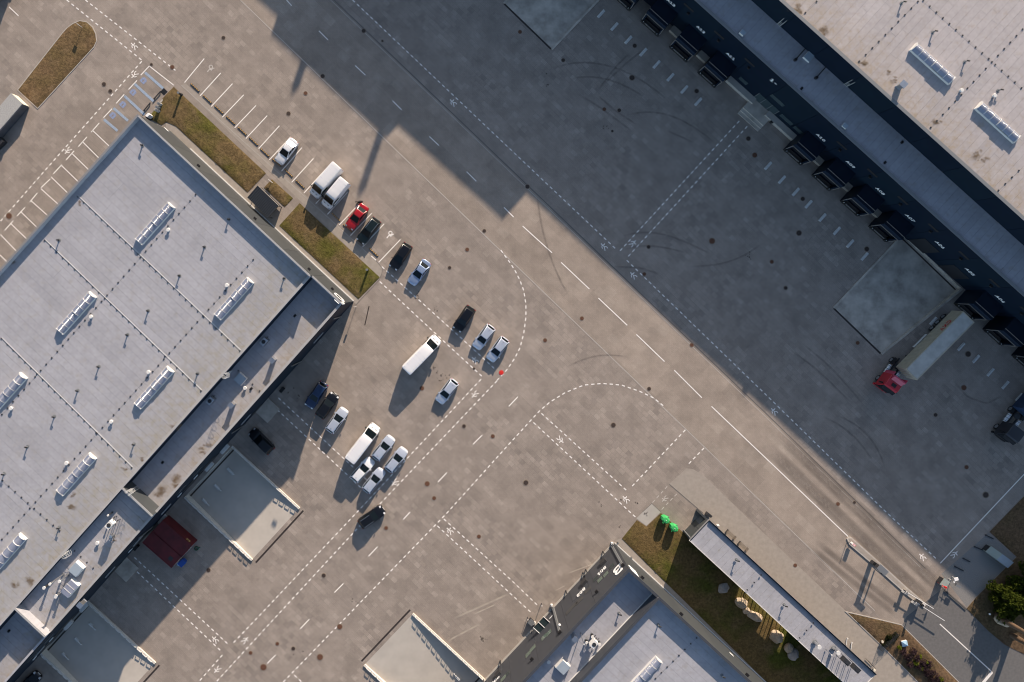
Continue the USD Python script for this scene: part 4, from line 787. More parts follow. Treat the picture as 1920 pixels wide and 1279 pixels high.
# ---------------------------------------------------------------- things on the roofs
AV = pxang(.664, -.747)
def skylight(label, center, zr, ang, n=6, Ln=7.1, Wd=1.32):
    t = thing('roof_skylight', label, 'skylight', (*center, zr), ang, group='long roof skylights')
    hb, rise = .40, .34
    MB().box(-Ln/2, Ln/2, -Wd/2, Wd/2, 0, hb).build('upstand', 'white_metal', t)
    def vault(x0, x1, r, mtl, nm, par, w=Wd, up=0.0, seg=10):
        th = np.linspace(-1.08, 1.08, seg + 1); y = w / 2 * np.sin(th) / math.sin(1.08); z = hb + up + r * (np.cos(th) - math.cos(1.08)) / (1 - math.cos(1.08))
        m = seg + 1; v = np.vstack([np.c_[np.full(m, x0), y, z], np.c_[np.full(m, x1), y, z], [[x0, -w/2, hb], [x0, w/2, hb], [x1, -w/2, hb], [x1, w/2, hb]]])
        f = [[i, i + m, i + 1 + m, i + 1] for i in range(seg)]; tri = [[a, b, c] for a, b, c, d in f] + [[a, c, d] for a, b, c, d in f]
        tri += [[2*m, i + 1, i] for i in range(seg)] + [[2*m, 2*m + 1, seg]] + [[2*m + 2, i + m, i + 1 + m] for i in range(seg)] + [[2*m + 2, seg + m, 2*m + 3]]
        MB().add(v, np.array(tri)[:, ::-1]).build(nm, mtl, par, smooth=25)
    half = n // 2; pw = (Ln - .2) / n
    for i in range(n):
        x0 = -Ln/2 + .1 + i * pw; up = .10 if half <= i < n - 1 and n > 4 else 0.0
        vault(x0 + .03, x0 + pw - .03, rise, 'skylight_pane', 'pane', t, Wd - .1, up)
    for i in range(n + 1):
        x = -Ln/2 + .1 + i * pw; vault(x - .025, x + .025, rise + .03, 'white_metal', 'rib', t, Wd - .04, .10 if half <= i <= n - 1 and n > 4 else 0.0)
    for s in (-1, 1): MB().box(s * Ln/2 - .05, s * Ln/2 + .05, -Wd/2 - .02, Wd/2 + .02, 0, hb + .16).build('end_frame', 'white_metal', t)
    return t
zr = zC['main']
sk = [((290, 419), 'glinting roof skylight nearest the top corner of the left warehouse'), ((142, 587), 'glinting roof skylight below left of the one at the top corner'), ((438, 560), 'blue roof skylight nearest the dark canopy and grey gable wall'),
      ((288, 727), 'blue roof skylight in the middle of the left warehouse roof, near the lower roof edge'), ((142, 890), 'blue roof skylight behind the raised plant roof with the condenser'), ((12, 739), 'glinting roof skylight cut by the left edge of the frame'), ((11, 1041), 'blue roof skylight at the lower left edge of the frame')]
first = skylight(sk[0][1], P2(*sk[0][0], zr + .5), zr + .03, AV)
for p, l in sk[1:]: dup(first, l, (*P2(*p, zr + .5), zr + .03), AV)
AU = pxang(.743, .669)
for p, l in (((1750, 119), 'upper skylight on the sunlit hall roof, below the tall flue'), ((1872, 229), 'lower skylight on the sunlit hall roof, at the right edge')): dup(first, l, (*P2(*p, zA['hall'] + .5), zA['hall'] + .03), AU)
dup(first, 'skylight on the lower warehouse roof, cut by the bottom edge', (*P2(1205, 1271, zB['main'] + .5), zB['main'] + .03), pxang(.6845, -.729))

def vent(label, loc):
    t = thing('roof_vent', label, 'roof vent', loc, 0, group='dark elbow vents on the roofs')
    MB().tube((0, 0, 0), (0, 0, .62), .085, 10).build('pipe', 'grey_metal', t); MB().tube((0, 0, 0), (0, 0, .05), .24, 12).build('collar', 'grey_metal', t)
    MB().tube((-.05, .02, .62), (.30, -.04, .66), .11, 8).build('elbow', 'black', t)
    return t
vents = [((107, 450), zr, 'beside the upper left roof edge of the left warehouse'), ((381, 463), zr, 'between the two upper skylights, nearest the grey gable wall'), ((427, 411), zr, 'nearest the dark canopy'), ((334, 517), zr, 'in the middle of the left warehouse roof, above the blue skylight'),
         ((275, 583), zr, 'right of the second glinting skylight'), ((236, 628), zr, 'above the mid-roof round vent'), ((264, 272), zr, 'at the top corner inside the parapet shadow'), ((182, 688), zr, 'left of the mid-roof blue skylight'), ((142, 733), zr, 'midway between two crossing conductor lines'),
         ((98, 782), zr, 'below the midway vent, left of the crossing of the conductor lines'), ((47, 839), zr, 'above left of the skylight behind the plant roof'), ((248, 834), zr, 'near the lower roof edge above the plant roof corner'), ((368, 701), zr, 'near the lower roof edge above the square hatch'), ((3, 890), zr, 'cut by the left edge of the frame'), ((107, 991), zr, 'above the roof ladder hoop'),
         ((531, 522), zr, 'at the corner next to the shaded lower roof'), ((1695, 3), zA['hall'], 'on the hall roof at the top edge of the frame'), ((1754, 58), zA['hall'], 'on the hall roof above its upper skylight'), ((1814, 114), zA['hall'], 'on the hall roof between its two skylights'), ((1877, 168), zA['hall'], 'on the hall roof above its lower skylight'),
         ((1162, 1153), zB['strip'], 'on the narrow lower roof of the bottom warehouse'), ((1236, 1175), zB['main'], 'on the bottom warehouse near the parapet shadow'), ((1356, 1270), zB['main'], 'on the bottom warehouse at the lower edge of the frame'), ((1383, 1052), zG, 'on the gatehouse roof nearest the benches'), ((1473, 1137), zG, 'on the gatehouse roof halfway along'), ((1564, 1219), zG, 'on the gatehouse roof beside the steel cowls')]
fv = None
for (x, y), z, w in vents:
    z += .03; loc = (*P2(x, y, z + .6), z); l = 'dark elbow vent ' + w
    if fv is None: fv = vent(l, loc)
    else: dup(fv, l, loc, 0)
def rvent(label, loc):
    t = thing('round_vent', label, 'roof vent', loc, 0, group='white round roof vents'); MB().tube((0, 0, 0), (0, 0, .36), .17, 12).build('stem', 'white_metal', t); MB().tube((0, 0, .36), (0, 0, .46), .30, 16, .24).build('cap', 'white_metal', t); return t
fr_ = None
for (x, y), z, w in (((315, 431), zr, 'beside the first glinting skylight'), ((170, 594), zr, 'beside the second glinting skylight'), ((425, 535), zr, 'beside the blue skylight near the gable wall'), ((20, 766), zr, 'beside the skylight cut by the left edge'), ((278, 698), zr, 'above the mid-roof blue skylight'), ((124, 869), zr, 'beside the skylight behind the plant roof'),
                     ((208, 791), zr, 'tilted on the conductor line in the middle of the left roof'), ((459, 728), zC['s1'], 'beside the square hatch on the shaded lower roof'), ((182, 1019), zC['s2'], 'on the plant roof below the condenser'), ((1804, 169), zA['hall'], 'on the hall roof below the upper skylight'), ((1866, 179), zA['hall'], 'small beside an elbow vent on the hall roof'), ((1029, 1242), zB['strip'], 'beside the white hatch of the bottom warehouse')):
    z += .03; loc = (*P2(x, y, z + .4), z); l = 'white round roof vent ' + w
    if fr_ is None: fr_ = rvent(l, loc)
    else: dup(fr_, l, loc, 0)
def conductor(label, px, z, step=1.2, conduit=False):
    t = thing('lightning_conductor', label, 'lightning conductor', group='conductor lines on the roofs')
    ls = LineString([tuple(P2(x, y, z)) for x, y in px]); a, b = [np.array(c) for c in (ls.coords[0], ls.coords[-1])]
    MB().bar((*a, z + (.02 if conduit else .07)), (*b, z + (.02 if conduit else .07)), .012).build('wire', 'grey_metal', t)
    mb = MB(); n = int(ls.length / step); ang = math.atan2(*(b - a)[::-1])
    for i in range(n + 1):
        c = a + (b - a) * i / n; mb.cbox(c, .17, .19, z - .02, z + .09, ang + rng.uniform(-.2, .2))
    mb.build('support_blocks', 'dark_metal', t, kind='stuff')
    if conduit:
        d = np.array([-(b - a)[1], (b - a)[0]]) / np.linalg.norm(b - a) * .16; MB().bar((*(a + d), z + .06), (*(b + d), z + .015), .10, .02).build('conduit', 'white_metal', t)
for px, z, l, cd in (([(146, 369), (450, 658)], zr, 'conductor line with pale conduit from the upper roof edge past the first skylight', True), ([(84, 451), (377, 733)], zr, 'conductor line with pale conduit past the second glinting skylight', True), ([(3, 635), (247, 877)], zr, 'conductor line with pale conduit ending above the plant roof', True), ([(5, 901), (112, 995)], zr, 'short conductor line ending at the roof ladder', False),
                 ([(367, 365), (4, 777)], zr, 'conductor line running across beside the glinting skylights', False), ([(475, 487), (4, 1011)], zr, 'conductor line running across beside the blue skylights', False), ([(1721, 3), (1611, 115)], zA['hall'], 'conductor line on the hall roof left of the upper skylight', False), ([(1917, 55), (1745, 239)], zA['hall'], 'conductor line on the hall roof between the skylights', False),
                 ([(1731, 1), (1915, 165)], zA['hall'], 'conductor line on the hall roof above the skylights', False), ([(1531, 3), (1510, 24)], zA['hall'], 'short conductor line at the top edge of the hall roof', False), ([(1910, 320), (1872, 357)], zA['hall'], 'short conductor line on the hall roof at the right edge', False), ([(1306, 1196), (1229, 1272)], zB['main'], 'conductor line on the bottom warehouse', False),
                 ([(1427, 1078), (1401, 1106)], zG, 'upper short conductor line across the gatehouse roof', False), ([(1525, 1168), (1499, 1196)], zG, 'lower short conductor line across the gatehouse roof', False), ([(447, 695), (487, 733)], zC['s1'], 'short conductor line beside the square hatch on the lower roof', False), ([(140, 1033), (175, 1065)], zC['s2'], 'short conductor line on the plant roof', False)):
    conductor(l, px, z + .03, conduit=cd)
def hatch(label, px, z, L_, W_, h, ang, top='kiosk_blue', body='white_metal', ribs=0):
    c = P2(*px, z + h); t = thing('roof_hatch', label, 'roof hatch', (*c, z), ang)
    mb = MB(); mb.hexa([(-L_/2, -W_/2, 0), (L_/2, -W_/2, 0), (L_/2, W_/2, 0), (-L_/2, W_/2, 0)], [(-L_/2 * .93, -W_/2 * .93, h), (L_/2 * .93, -W_/2 * .93, h), (L_/2 * .93, W_/2 * .93, h), (-L_/2 * .93, W_/2 * .93, h)]); mb.build('upstand', body, t)
    MB().box(-L_/2 * .9, L_/2 * .9, -W_/2 * .9, W_/2 * .9, h, h + .07).build('lid', top, t)
    for k in range(ribs): x = L_ * .9 * ((k + 1) / (ribs + 1) - .5); MB().box(x - .03, x + .03, -W_/2 * .9, W_/2 * .9, h + .071, h + .11).build('rib', 'white_metal', t)
hatch('square pale blue roof hatch on the shaded lower roof', (450, 711), zC['s1'], 1.5, 1.5, .5, AV)
hatch('square roof hatch with bright side on the plant roof', (142, 1068), zC['s2'], 1.75, 1.6, .75, AV)
hatch('glazed roof hatch of three panes on the plant roof', (130, 1104), zC['s2'], 2.5, 1.6, .7, AV, 'skylight_pane', 'white_metal', 2)
hatch('square white roof hatch on the bottom warehouse', (1056, 1252), zB['strip'], 1.7, 1.7, .65, pxang(.68, -.73))
hatch('small pale roof hatch in the shade of the hall wall', (1517, 106), zA['strip'], 1.2, 1.3, .3, AU)
hatch('small box hatch at the edge of the shaded hall roof', (1585, 236), zA['strip'], .8, .7, .4, AU)
hatch('small box hatch on the shaded hall roof near sign A12', (1393, 61), zA['strip'], .75, .7, .6, AU)
def flue(label, px, z, h, w=.55, ang=AV, mt='steel'):
    c = P2(*px, z + h); t = thing('roof_flue', label, 'flue', (*c, z), ang); MB().box(-w/2, w/2, -w/2, w/2, 0, h).build('duct', mt, t); MB().box(-w/2 - .1, w/2 + .1, -w/2 - .1, w/2 + .1, h, h + .1).build('cap', mt, t); MB().box(-w/2 - .06, w/2 + .06, -w/2 - .06, w/2 + .06, 0, .08).build('flashing', mt, t)
flue('square steel flue on the lower roof, the one nearest the gable', (510, 676), zC['s1'], 1.25); flue('square steel flue on the lower roof, the one with a ladder shadow beside it', (433, 760), zC['s1'], 1.25)
flue('tall steel flue on the sunlit hall roof', (1694, 158), zA['hall'], 1.15, .7, AU); flue('square steel flue on the bottom warehouse beside the condenser', (1078, 1199), zB['strip'], 1.5, .6); flue('square steel flue at the end of the plant roof', (150, 1135), zC['s2'], 1.2, .6)
def pipe_(label, px, z, h, r, mt='steel'):
    c = P2(*px, z + h); t = thing('roof_pipe', label, 'pipe', (*c, z)); MB().tube((0, 0, 0), (0, 0, h), r, 12).build('stack', mt, t); MB().tube((0, 0, h + .02), (0, 0, h + .14), r * 1.5, 12).build('cowl', 'white_metal', t); MB().tube((0, 0, 0), (0, 0, .06), r * 1.8, 12).build('collar', 'grey_metal', t)
pipe_('tall thin pipe on the plant roof throwing the longest shadow', (94, 1095), zC['s2'], 3.4, .14); pipe_('black topped pipe on the plant roof', (83, 1102), zC['s2'], 1.3, .16, 'dark_metal'); pipe_('steel pipe beside the roof ladder hoop on the plant roof', (112, 1090), zC['s2'], 2.2, .15); pipe_('short white pipe at the foot of the three pane hatch', (105, 1118), zC['s2'], .7, .2)
pipe_('thin pipe beside the condenser on the plant roof', (203, 966), zC['s2'], 1.3, .1, 'dark_metal'); pipe_('small steel pipe below the condenser on the plant roof', (208, 1006), zC['s2'], .6, .14)
for x, y, w in ((1111, 1194, 'above'), (1100, 1205, 'left of'), (1124, 1208, 'right of')): pipe_(f'black pipe stub {w} the white condenser of the bottom warehouse', (x, y), zB['strip'], .7, .15, 'black')
pipe_('thin mast pipe on the bottom warehouse left of its condenser', (1095, 1208), zB['strip'], 3.3, .06)
for x, y, w in ((1536, 1213, 'upper'), (1571.5, 1224, 'lower')): pipe_(f'{w} steel cowl on the gatehouse roof', (x, y), zG, 1.4, .22)
pipe_('slim forked pipe on the gatehouse roof between the two steel cowls', (1559, 1228), zG, 1.6, .07)
def condenser(label, px, z, ang, stand=0.0, mt='white_metal'):
    h = stand + .95; c = P2(*px, z + h); t = thing('air_conditioner', label, 'air conditioner', (*c, z), ang)
    MB().box(-.55, .55, -.38, .38, stand, h).build('casing', mt, t); MB().tube((0, 0, h), (0, 0, h + .05), .3, 16).build('fan_guard', 'dark_metal', t)
    if stand > .1:
        for sx in (-1, 1):
            for sy in (-1, 1): MB().bar((sx * .5, sy * .34, 0), (sx * .5, sy * .34, stand), .07).build('leg', 'dark_metal', t)
        MB().bar((-1.0, -.34, stand - .03), (1.0, -.34, stand - .03), .07).build('rail', 'dark_metal', t); MB().bar((-1.0, .34, stand - .03), (1.0, .34, stand - .03), .07).build('rail', 'dark_metal', t)
    else: MB().box(-.65, .65, -.46, .46, 0, .06).build('base', 'grey_metal', t)
    MB().tube((.56, .1, stand + .3), (.9, .1, stand + .3), .05, 8).build('hose', 'dark_metal', t)
condenser('white air conditioner on a tall stand on the plant roof', (204, 985), zC['s2'], AV, 1.4); condenser('white air conditioner on a stand on the bottom warehouse', (1114, 1209), zB['strip'], pxang(.68, -.73), .9)
condenser('small steel air conditioner lying in the shade near the gable end of the lower roof', (494, 641), zC['s1'], AV, 0, 'steel'); condenser('small steel air conditioner in the shade behind the square hatch', (393, 752), zC['s1'], AV, 0, 'steel')
for x, y, w in ((1588, 1242, 'upper'), (1607, 1256, 'lower')): condenser(f'{w} black air conditioner at the end of the gatehouse roof', (x, y), zG, pxang(.73, .68), 1.2, 'dark_metal')
# hooped ladders between roof levels
def ladder(label, fr, axis, val, out, c, z0, z1, cage=True):
    t = thing('roof_ladder', label, 'ladder'); n = (fr.inv[axis] / np.linalg.norm(fr.inv[axis])) * out; n = np.array([*n, 0]); r = np.cross([0, 0, 1.0], n)
    o = fr.pt(val, c) if axis == 0 else fr.pt(c, val); o = np.array([*o, 0]) + n * .2
    for s in (-1, 1): MB().tube(o + r * .25 * s + [0, 0, z0], o + r * .25 * s + [0, 0, z1 + 1.1], .03, 6).build('rail', 'galvanised', t)
    k = z0 + .3
    while k < z1: MB().tube(o - r * .25 + [0, 0, k], o + r * .25 + [0, 0, k], .02, 6).build('rung', 'galvanised', t); k += .3
    if cage:
        for zz in np.arange(z1 - .2, z1 + 1.2, .45):
            mb = MB(); pts = [o + r * (.38 * math.cos(q)) + n * (.05 + .62 * math.sin(q)) + np.array([0, 0, zz]) for q in np.linspace(0, PI, 8)]
            for p, q in zip(pts, pts[1:]): mb.tube(p, q, .022, 5)
            mb.build('cage_hoop', 'galvanised', t)
ladder('caged ladder from the lower roof to the main roof of the left warehouse', FC, 0, aM, 1, FC.ab(432, 697, 9)[1], zC['s1'], zC['kerb']); ladder('caged ladder from the plant roof to the main roof', FC, 0, aM, 1, FC.ab(125, 1019, 10)[1], zC['s2'], zC['kerb'])
ladder('caged ladder on the end wall of the plant roof', FC, 1, b12 + T, 1, FC.ab(253, 920, 9)[0], zC['s1'], zC['p2'])
for x, y, w in ((1456, 51, 'near sign A12'), (1580, 165, 'near sign A10')): ladder(f'ladder stub on the shaded hall wall {w}', FA, 1, bHL, -1, FA.ab(x, y, zA['strip'])[0], zA['strip'], zA['strip'] + 1.4, False)
for x, y, w in ((1493, 111, 'left'), (1532, 145, 'right')):
    c = P2(x, y, zA['strip'] + .5); d = np.array([math.cos(AV), math.sin(AV)]); t = thing('pipe_run', f'{w} dark pump with pipe in the shade of the hall wall', 'pipe')
    MB().tube((*c, zA['strip']), (*c, zA['strip'] + .5), .22, 12).build('pump', 'black', t); MB().tube((*c, zA['strip'] + .25), (*(c + d * 2.4), zA['strip'] + .25), .07, 8).build('pipe', 'black', t)
for x, y, z, w in ((553, 592, zC['s1'], 'near the lit triangle'), (471, 696 + 33, zC['s1'], 'below the square hatch'), (1503, 166, zA['strip'], 'near sign A11'), (1691, 267, zA['strip'], 'near sign A09'), (1659, 305, zA['strip'], 'near sign A08'), (305, 867, zC['s1'], 'at the shaded end'), (17, 1183, zC['s3'], 'beyond the plant roof')):
    c = P2(x, y, z); t = thing('roof_outlet', f'small dark roof outlet {w}', 'roof outlet', (*c, z + .03), AV); MB().tube((0, 0, 0), (0, 0, .18), .16, 10).build('strainer', 'black', t); MB().box(-.24, .24, -.17, .17, 0, .04).build('flange', 'dark_metal', t)

# ---------------------------------------------------------------- manhole covers
def cover(label, loc, r, mt):
    t = thing('manhole_cover', label, 'manhole cover', loc); MB().tube((0, 0, -.02), (0, 0, .020), r * 1.28, 20).build('frame_ring', 'cover_ring', t); MB().tube((0, 0, -.01), (0, 0, .030), r, 20).build('lid', mt, t)
    mb = MB(); [mb.box(-r * .62, r * .62, q - .02, q + .02, .031, .037) for q in (-r * .4, 0, r * .4)]; mb.build('grip_ribs', mt, t); return t
proto = {}
covers = [(419, 71, .27, 0, 'dark', 'above the empty parking bays'), (195, 158, .30, 0, 'dark', 'upper of the pair beside the dashed path near the grass island'), (207, 171, .28, 0, 'dark', 'lower of the pair beside the dashed path near the grass island'), (284, 121, .2, 0, 'small dark', 'at the corner of the charging bays'), (323, 126, .3, 1, 'rusty', 'on the dashed line above the charging bays'),
          (17, 405, .42, 1, 'wide rusty', 'on the dashed line left of the left warehouse'), (541, 213, .3, 0, 'dark', 'behind the white saloon in its bay'), (573, 175, .28, 1, 'rusty', 'beside the thin mast shadow'), (605, 143, .3, 0, 'dark', 'at the lower edge of the hall shadow near the thin mast shadow'), (682, 58, .3, 0, 'dark', 'in the shade near the dark road joint at the top'), (717, 77, .16, 0, 'tiny dark', 'in the shade right of the road joint at the top'),
          (975, 60, .27, 1, 'rusty', 'left of the shaded ramp at the top edge'), (1056, 113, .27, 0, 'dark', 'below the corner of the shaded ramp at the top edge'), (1185, 146, .38, 0, 'wide dark', 'between the curved tyre marks below sign A12'), (1133, 205, .27, 1, 'rusty', 'left of a dark one below the curved tyre marks'), (1161, 207, .27, 0, 'dark', 'right of a rusty one below the curved tyre marks'), (1148, 246, .18, 0, 'small dark', 'below the pair under the curved tyre marks'),
          (1306, 171, .32, 0, 'dark', 'between the last wheel guides left of the entrance steps'), (1190, 86, .3, 0, 'dark', 'near the third wheel guide from the top'), (1403, 260, .32, 0, 'dark', 'beside the upper end of the dashed crossing path'), (1415, 291, .36, 1, 'rusty', 'right of the dashed crossing path, below a dark one'), (1335, 452, .42, 1, 'wide rusty', 'in the shade right of the crossing path'), (1216, 463, .27, 0, 'dark', 'right of the junction of the dashed paths'),
          (1208, 514, .26, 1, 'rusty', 'on the dashed line below the path junction'), (1505, 373, .3, 0, 'dark', 'between wheel guides of docks A09 and A08'), (1498, 437, .38, 0, 'wide dark', 'below the wheel guides of dock A08'), (1625, 467, .34, 0, 'dark', 'beside the last wheel guides left of the wide shaded ramp'), (1447, 491, .28, 1, 'rusty', 'left one of two above the pale paving patch'), (1473, 540, .27, 0, 'dark', 'right one of two above the pale paving patch'),
          (1091, 597, .28, 1, 'rusty', 'in the sunlit road right of the dashed curve'), (1022, 638, .28, 1, 'rusty', 'just outside the dashed curve beside the silver cars'), (908, 433, .26, 0, 'dark', 'on the pale road joint above the dashed curve'), (876, 468, .28, 1, 'rusty', 'in the paving left of the top of the dashed curve'), (843, 502, .24, 0, 'dark', 'right of the blue saloon'), (989, 350, .3, 0, 'dark', 'at the notch of the hall shadow'),
          (1297, 647, .28, 1, 'rusty', 'on the dark road joint at the shadow edge'), (1217, 729, .27, 0, 'dark', 'beside the top of the dashed bend'), (1150, 797, .34, 0, 'wide dark', 'inside the dashed bend'), (986, 905, .36, 0, 'wide dark', 'in the open paving left of the double dashed path'), (1608, 643, .28, 1, 'rusty', 'in front of the drain of the wide shaded ramp'), (1815, 664, .4, 0, 'wide dark', 'beside the wheel guides right of the container lorry'),
          (1807, 727, .38, 1, 'wide rusty', 'between the two lorries'), (1754, 778, .28, 0, 'dark', 'in the shade below the red lorry cab'), (1812, 876, .30, 1, 'rusty', 'in the shade below the black lorry'), (1848, 928, .42, 0, 'wide dark', 'beside the long white line at the right edge'), (1571, 945, .28, 1, 'rusty', 'left one of two on the road near the barrier'), (1602, 942, .22, 0, 'small dark', 'right one of two on the road near the barrier'),
          (1491, 1060, .26, 1, 'rusty', 'on the pavement edge opposite the benches'), (870, 799, .27, 0, 'dark', 'left of the short lane dash below the white van'), (924, 818, .28, 1, 'rusty', 'right of the short lane dash below the white van'), (889, 691, .15, 0, 'tiny dark', 'on the dashed line below the silver cars'), (791, 728, .32, 1, 'rusty', 'at the tip of the white van shadow'), (801, 907, .36, 1, 'wide rusty', 'above a smaller one, right of the parked silver cars'),
          (814, 934, .28, 1, 'rusty', 'smaller, below a wide one right of the parked silver cars'), (898, 1006, .28, 1, 'rusty', 'right of the dashed double path of the lower yard'), (724, 990, .28, 1, 'rusty', 'beside the shadow of the driving black car'), (607, 1079, .3, 0, 'dark', 'beside the dashed double path in the lower yard'), (637, 1175, .38, 1, 'wide rusty', 'on the dashed line above the sunlit ramp'), (520, 1207, .26, 1, 'rusty', 'left small one near the lowest lane dash'),
          (550, 1216, .28, 0, 'dark', 'right small one near the lowest lane dash'), (600, 1232, .44, 1, 'wide rusty', 'left of the sunlit ramp near the bottom edge'), (494, 1251, .46, 1, 'widest rusty', 'at the bottom edge below the lane dash'), (391, 1069, .3, 0, 'dark', 'at the shadow edge between the two left ramps'), (470, 1224, .27, 1, 'rusty', 'left of the lowest dashed line at the bottom')]
seen_r = set()
for x, y, r, rust, look, where in covers:
    mt = 'rust_iron' if rust else 'dark_iron'; key = (r, mt); l = f'{look} manhole cover {where}'; loc = (*P2(x, y), 0.012)
    if key not in proto: proto[key] = cover(l, loc, r, mt)
    else: dup(proto[key], l, loc, rng.uniform(0, 3))
p = thing('hydrant_cover', 'bright red round cover on the dashed path beside the silver cars', 'cover', (*P2(940, 698.5), 0.012)); MB().tube((0, 0, -.02), (0, 0, .035), .37, 24).build('lid', 'signal_red', p); MB().tube((0, 0, .035), (0, 0, .06), .09, 10).build('knob', 'signal_red', p)

# ---------------------------------------------------------------- wheel stops and wheel guides
def wstop(label, loc, ang):
    t = thing('wheel_stop', label, 'wheel stop', loc, ang, group='wheel stops of the parking bays')
    MB().hexa([(-.95, -.09, 0), (.95, -.09, 0), (.95, .09, 0), (-.95, .09, 0)], [(-.92, -.055, .13), (.92, -.055, .13), (.92, .055, .13), (-.92, .055, .13)]).build('bar', 'black_rubber', t)
    for k in range(5): x = -.74 + .37 * k; MB().box(x - .13, x + .13, -.052, .052, .131, .137).build('reflector', 'bumper_yellow', t)
    return t
ws = [((366, 164), 'first wheel stop from the upper end of the bays'), ((389, 186), 'second wheel stop from the upper end of the bays'), ((411, 205.5), 'third wheel stop from the upper end of the bays'), ((433, 225.5), 'fourth wheel stop from the upper end of the bays'), ((454.5, 245.5), 'fifth wheel stop from the upper end of the bays'), ((476, 265), 'sixth wheel stop from the upper end of the bays'), ((497, 286), 'wheel stop in the empty bay left of the white saloon'), ((519, 305), 'wheel stop under the nose of the white saloon'),
      ((541, 324), 'wheel stop in the empty bay right of the white saloon'), ((563, 345), 'wheel stop in the empty bay left of the white vans'), ((630, 407), 'wheel stop in shadow between the white vans and the red car'), ((652, 428), 'wheel stop under the nose of the red car'), ((701, 473), 'wheel stop in the bay with the wheelchair symbol')]
fw = None
for (x, y), l in ws:
    loc = (*P2(x, y), .009)
    if fw is None: fw = wstop(l, loc, pxang(.70, .66))
    else: dup(fw, l, loc, pxang(.70, .66))
def guide(label, loc, ang):
    t = thing('wheel_guide', label, 'wheel guide', loc, ang, group='wheel guides in front of the docks')
    MB().box(-.78, .78, -.23, .23, 0, .03).build('base_plate', 'galvanised', t)
    MB().tube((-.72, .1, .22), (.72, .1, .22), .075, 8).build('tube', 'galvanised', t)
    for x in (-.7, .7): MB().tube((x, .1, .02), (x, .1, .22), .07, 8).build('foot', 'galvanised', t)
    return t
AVA = pxang(.669, -.743); fg = None
gd = [((1127, 26), 'left wheel guide of dock A14'), ((1152, 50), 'right wheel guide of dock A14'), ((1178, 75), 'left wheel guide of dock A13'), ((1206, 98), 'right wheel guide of dock A13'), ((1231, 121), 'left wheel guide of dock A12'), ((1257, 145), 'right wheel guide of dock A12'), ((1283, 168), 'left wheel guide of dock A11'), ((1309, 191), 'right wheel guide of dock A11'), ((1440, 311), 'left wheel guide of dock A10'), ((1466, 337), 'right wheel guide of dock A10'), ((1492, 360), 'left wheel guide of dock A09'),
      ((1516, 383), 'right wheel guide of dock A09'), ((1542, 408), 'left wheel guide of dock A08'), ((1569, 433), 'right wheel guide of dock A08'), ((1594, 457), 'left wheel guide of dock A07'), ((1621, 481), 'right wheel guide of dock A07'), ((1750, 602), 'wheel guide of dock A04 beside the container lorry'), ((1802, 650), 'left wheel guide of dock A03, right of the container lorry'), ((1830, 673), 'right wheel guide of dock A03'), ((1857, 698), 'left wheel guide of dock A02'), ((1885, 722), 'right wheel guide of dock A02'), ((1911, 745), 'wheel guide behind the black lorry at the right edge')]
for (x, y), l in gd:
    loc = (*P2(x, y), .006)
    if fg is None: fg = guide(l, loc, AVA)
    else: dup(fg, l, loc, AVA)
ACU = pxang(.66, .70)
for (x, y), l in (((429, 887), 'upper bent wheel guide in the right ramp'), ((405, 918), 'middle bent wheel guide in the right ramp'), ((382, 945), 'lower bent wheel guide in the right ramp'), ((168, 1180), 'upper bent wheel guide in the left ramp'), ((141, 1208), 'middle bent wheel guide in the left ramp'), ((117, 1236), 'lower bent wheel guide in the left ramp'), ((856, 1275), 'bent wheel guide in the sunlit ramp')):
    dz = -.93 + (.0 if x != 856 else .0); t = dup(fg, l, (*P2(x, y), dz), ACU)

# ---------------------------------------------------------------- vehicles
def loft(stations, cap=True):           # stations: (x, [(y, z), ...]) from rear to front
    n = len(stations[0][1]); v = np.vstack([np.c_[np.full(n, x), np.array(r)] for x, r in stations]); f = []
    for i in range(len(stations) - 1):
        for j in range(n): k = (j + 1) % n; f.append([i*n + j, i*n + k, (i+1)*n + k, (i+1)*n + j])
    f = np.array(f); tri = np.vstack([f[:, [0, 1, 2]], f[:, [0, 2, 3]]])
    if cap:
        a, b = len(v), len(v) + 1; v = np.vstack([v, v[:n].mean(0), v[-n:].mean(0)]); o = (len(stations) - 1) * n
        tri = np.vstack([tri, [[a, (j + 1) % n, j] for j in range(n)], [[b, o + j, o + (j + 1) % n] for j in range(n)]])
    m = trimesh.Trimesh(v, tri, process=False)
    if m.volume < 0: tri = tri[:, ::-1]
    return v, tri
def ring(w, z0, zs, zt, taper=.86):     # body cross-section: sill, belly, shoulder, lid
    h = [(w * .90, z0), (w, z0 + .22), (w * 1.0, (z0 + zs) / 2 + .08), (w * .975, zs - .03), (w * .92, zs + .015), (w * taper * .8, zt), (0, zt + .012)]
    return h + [(-y, z) for y, z in h[-2::-1]]
def wheel(t, x, y, r, w=.22):
    s = 1 if y > 0 else -1; g = t + '/' + numbered(t, 'wheel'); UsdGeom.Xform.Define(stage, g)
    MB().tube((x, y - s * w, r), (x, y, r), r, 20).build('tyre', 'tyre', g); MB().tube((x, y - .01 * s, r), (x, y + s * .012, r), r * .66, 14).build('rim', 'rim', g)
CARS = dict(  # length, width, height, hood height, shoulder, x of windscreen base/top, rear glass top/base (as parts of half length)
    saloon=(4.55, 1.78, 1.45, .78, .96, .37, -.05, -.48, -.76), hatch=(4.38, 1.80, 1.47, .82, .98, .43, .01, -.80, -.95), estate=(4.7, 1.8, 1.48, .80, .98, .40, .0, -.80, -.955), suv=(4.45, 1.84, 1.6, .93, 1.06, .43, .07, -.78, -.95))
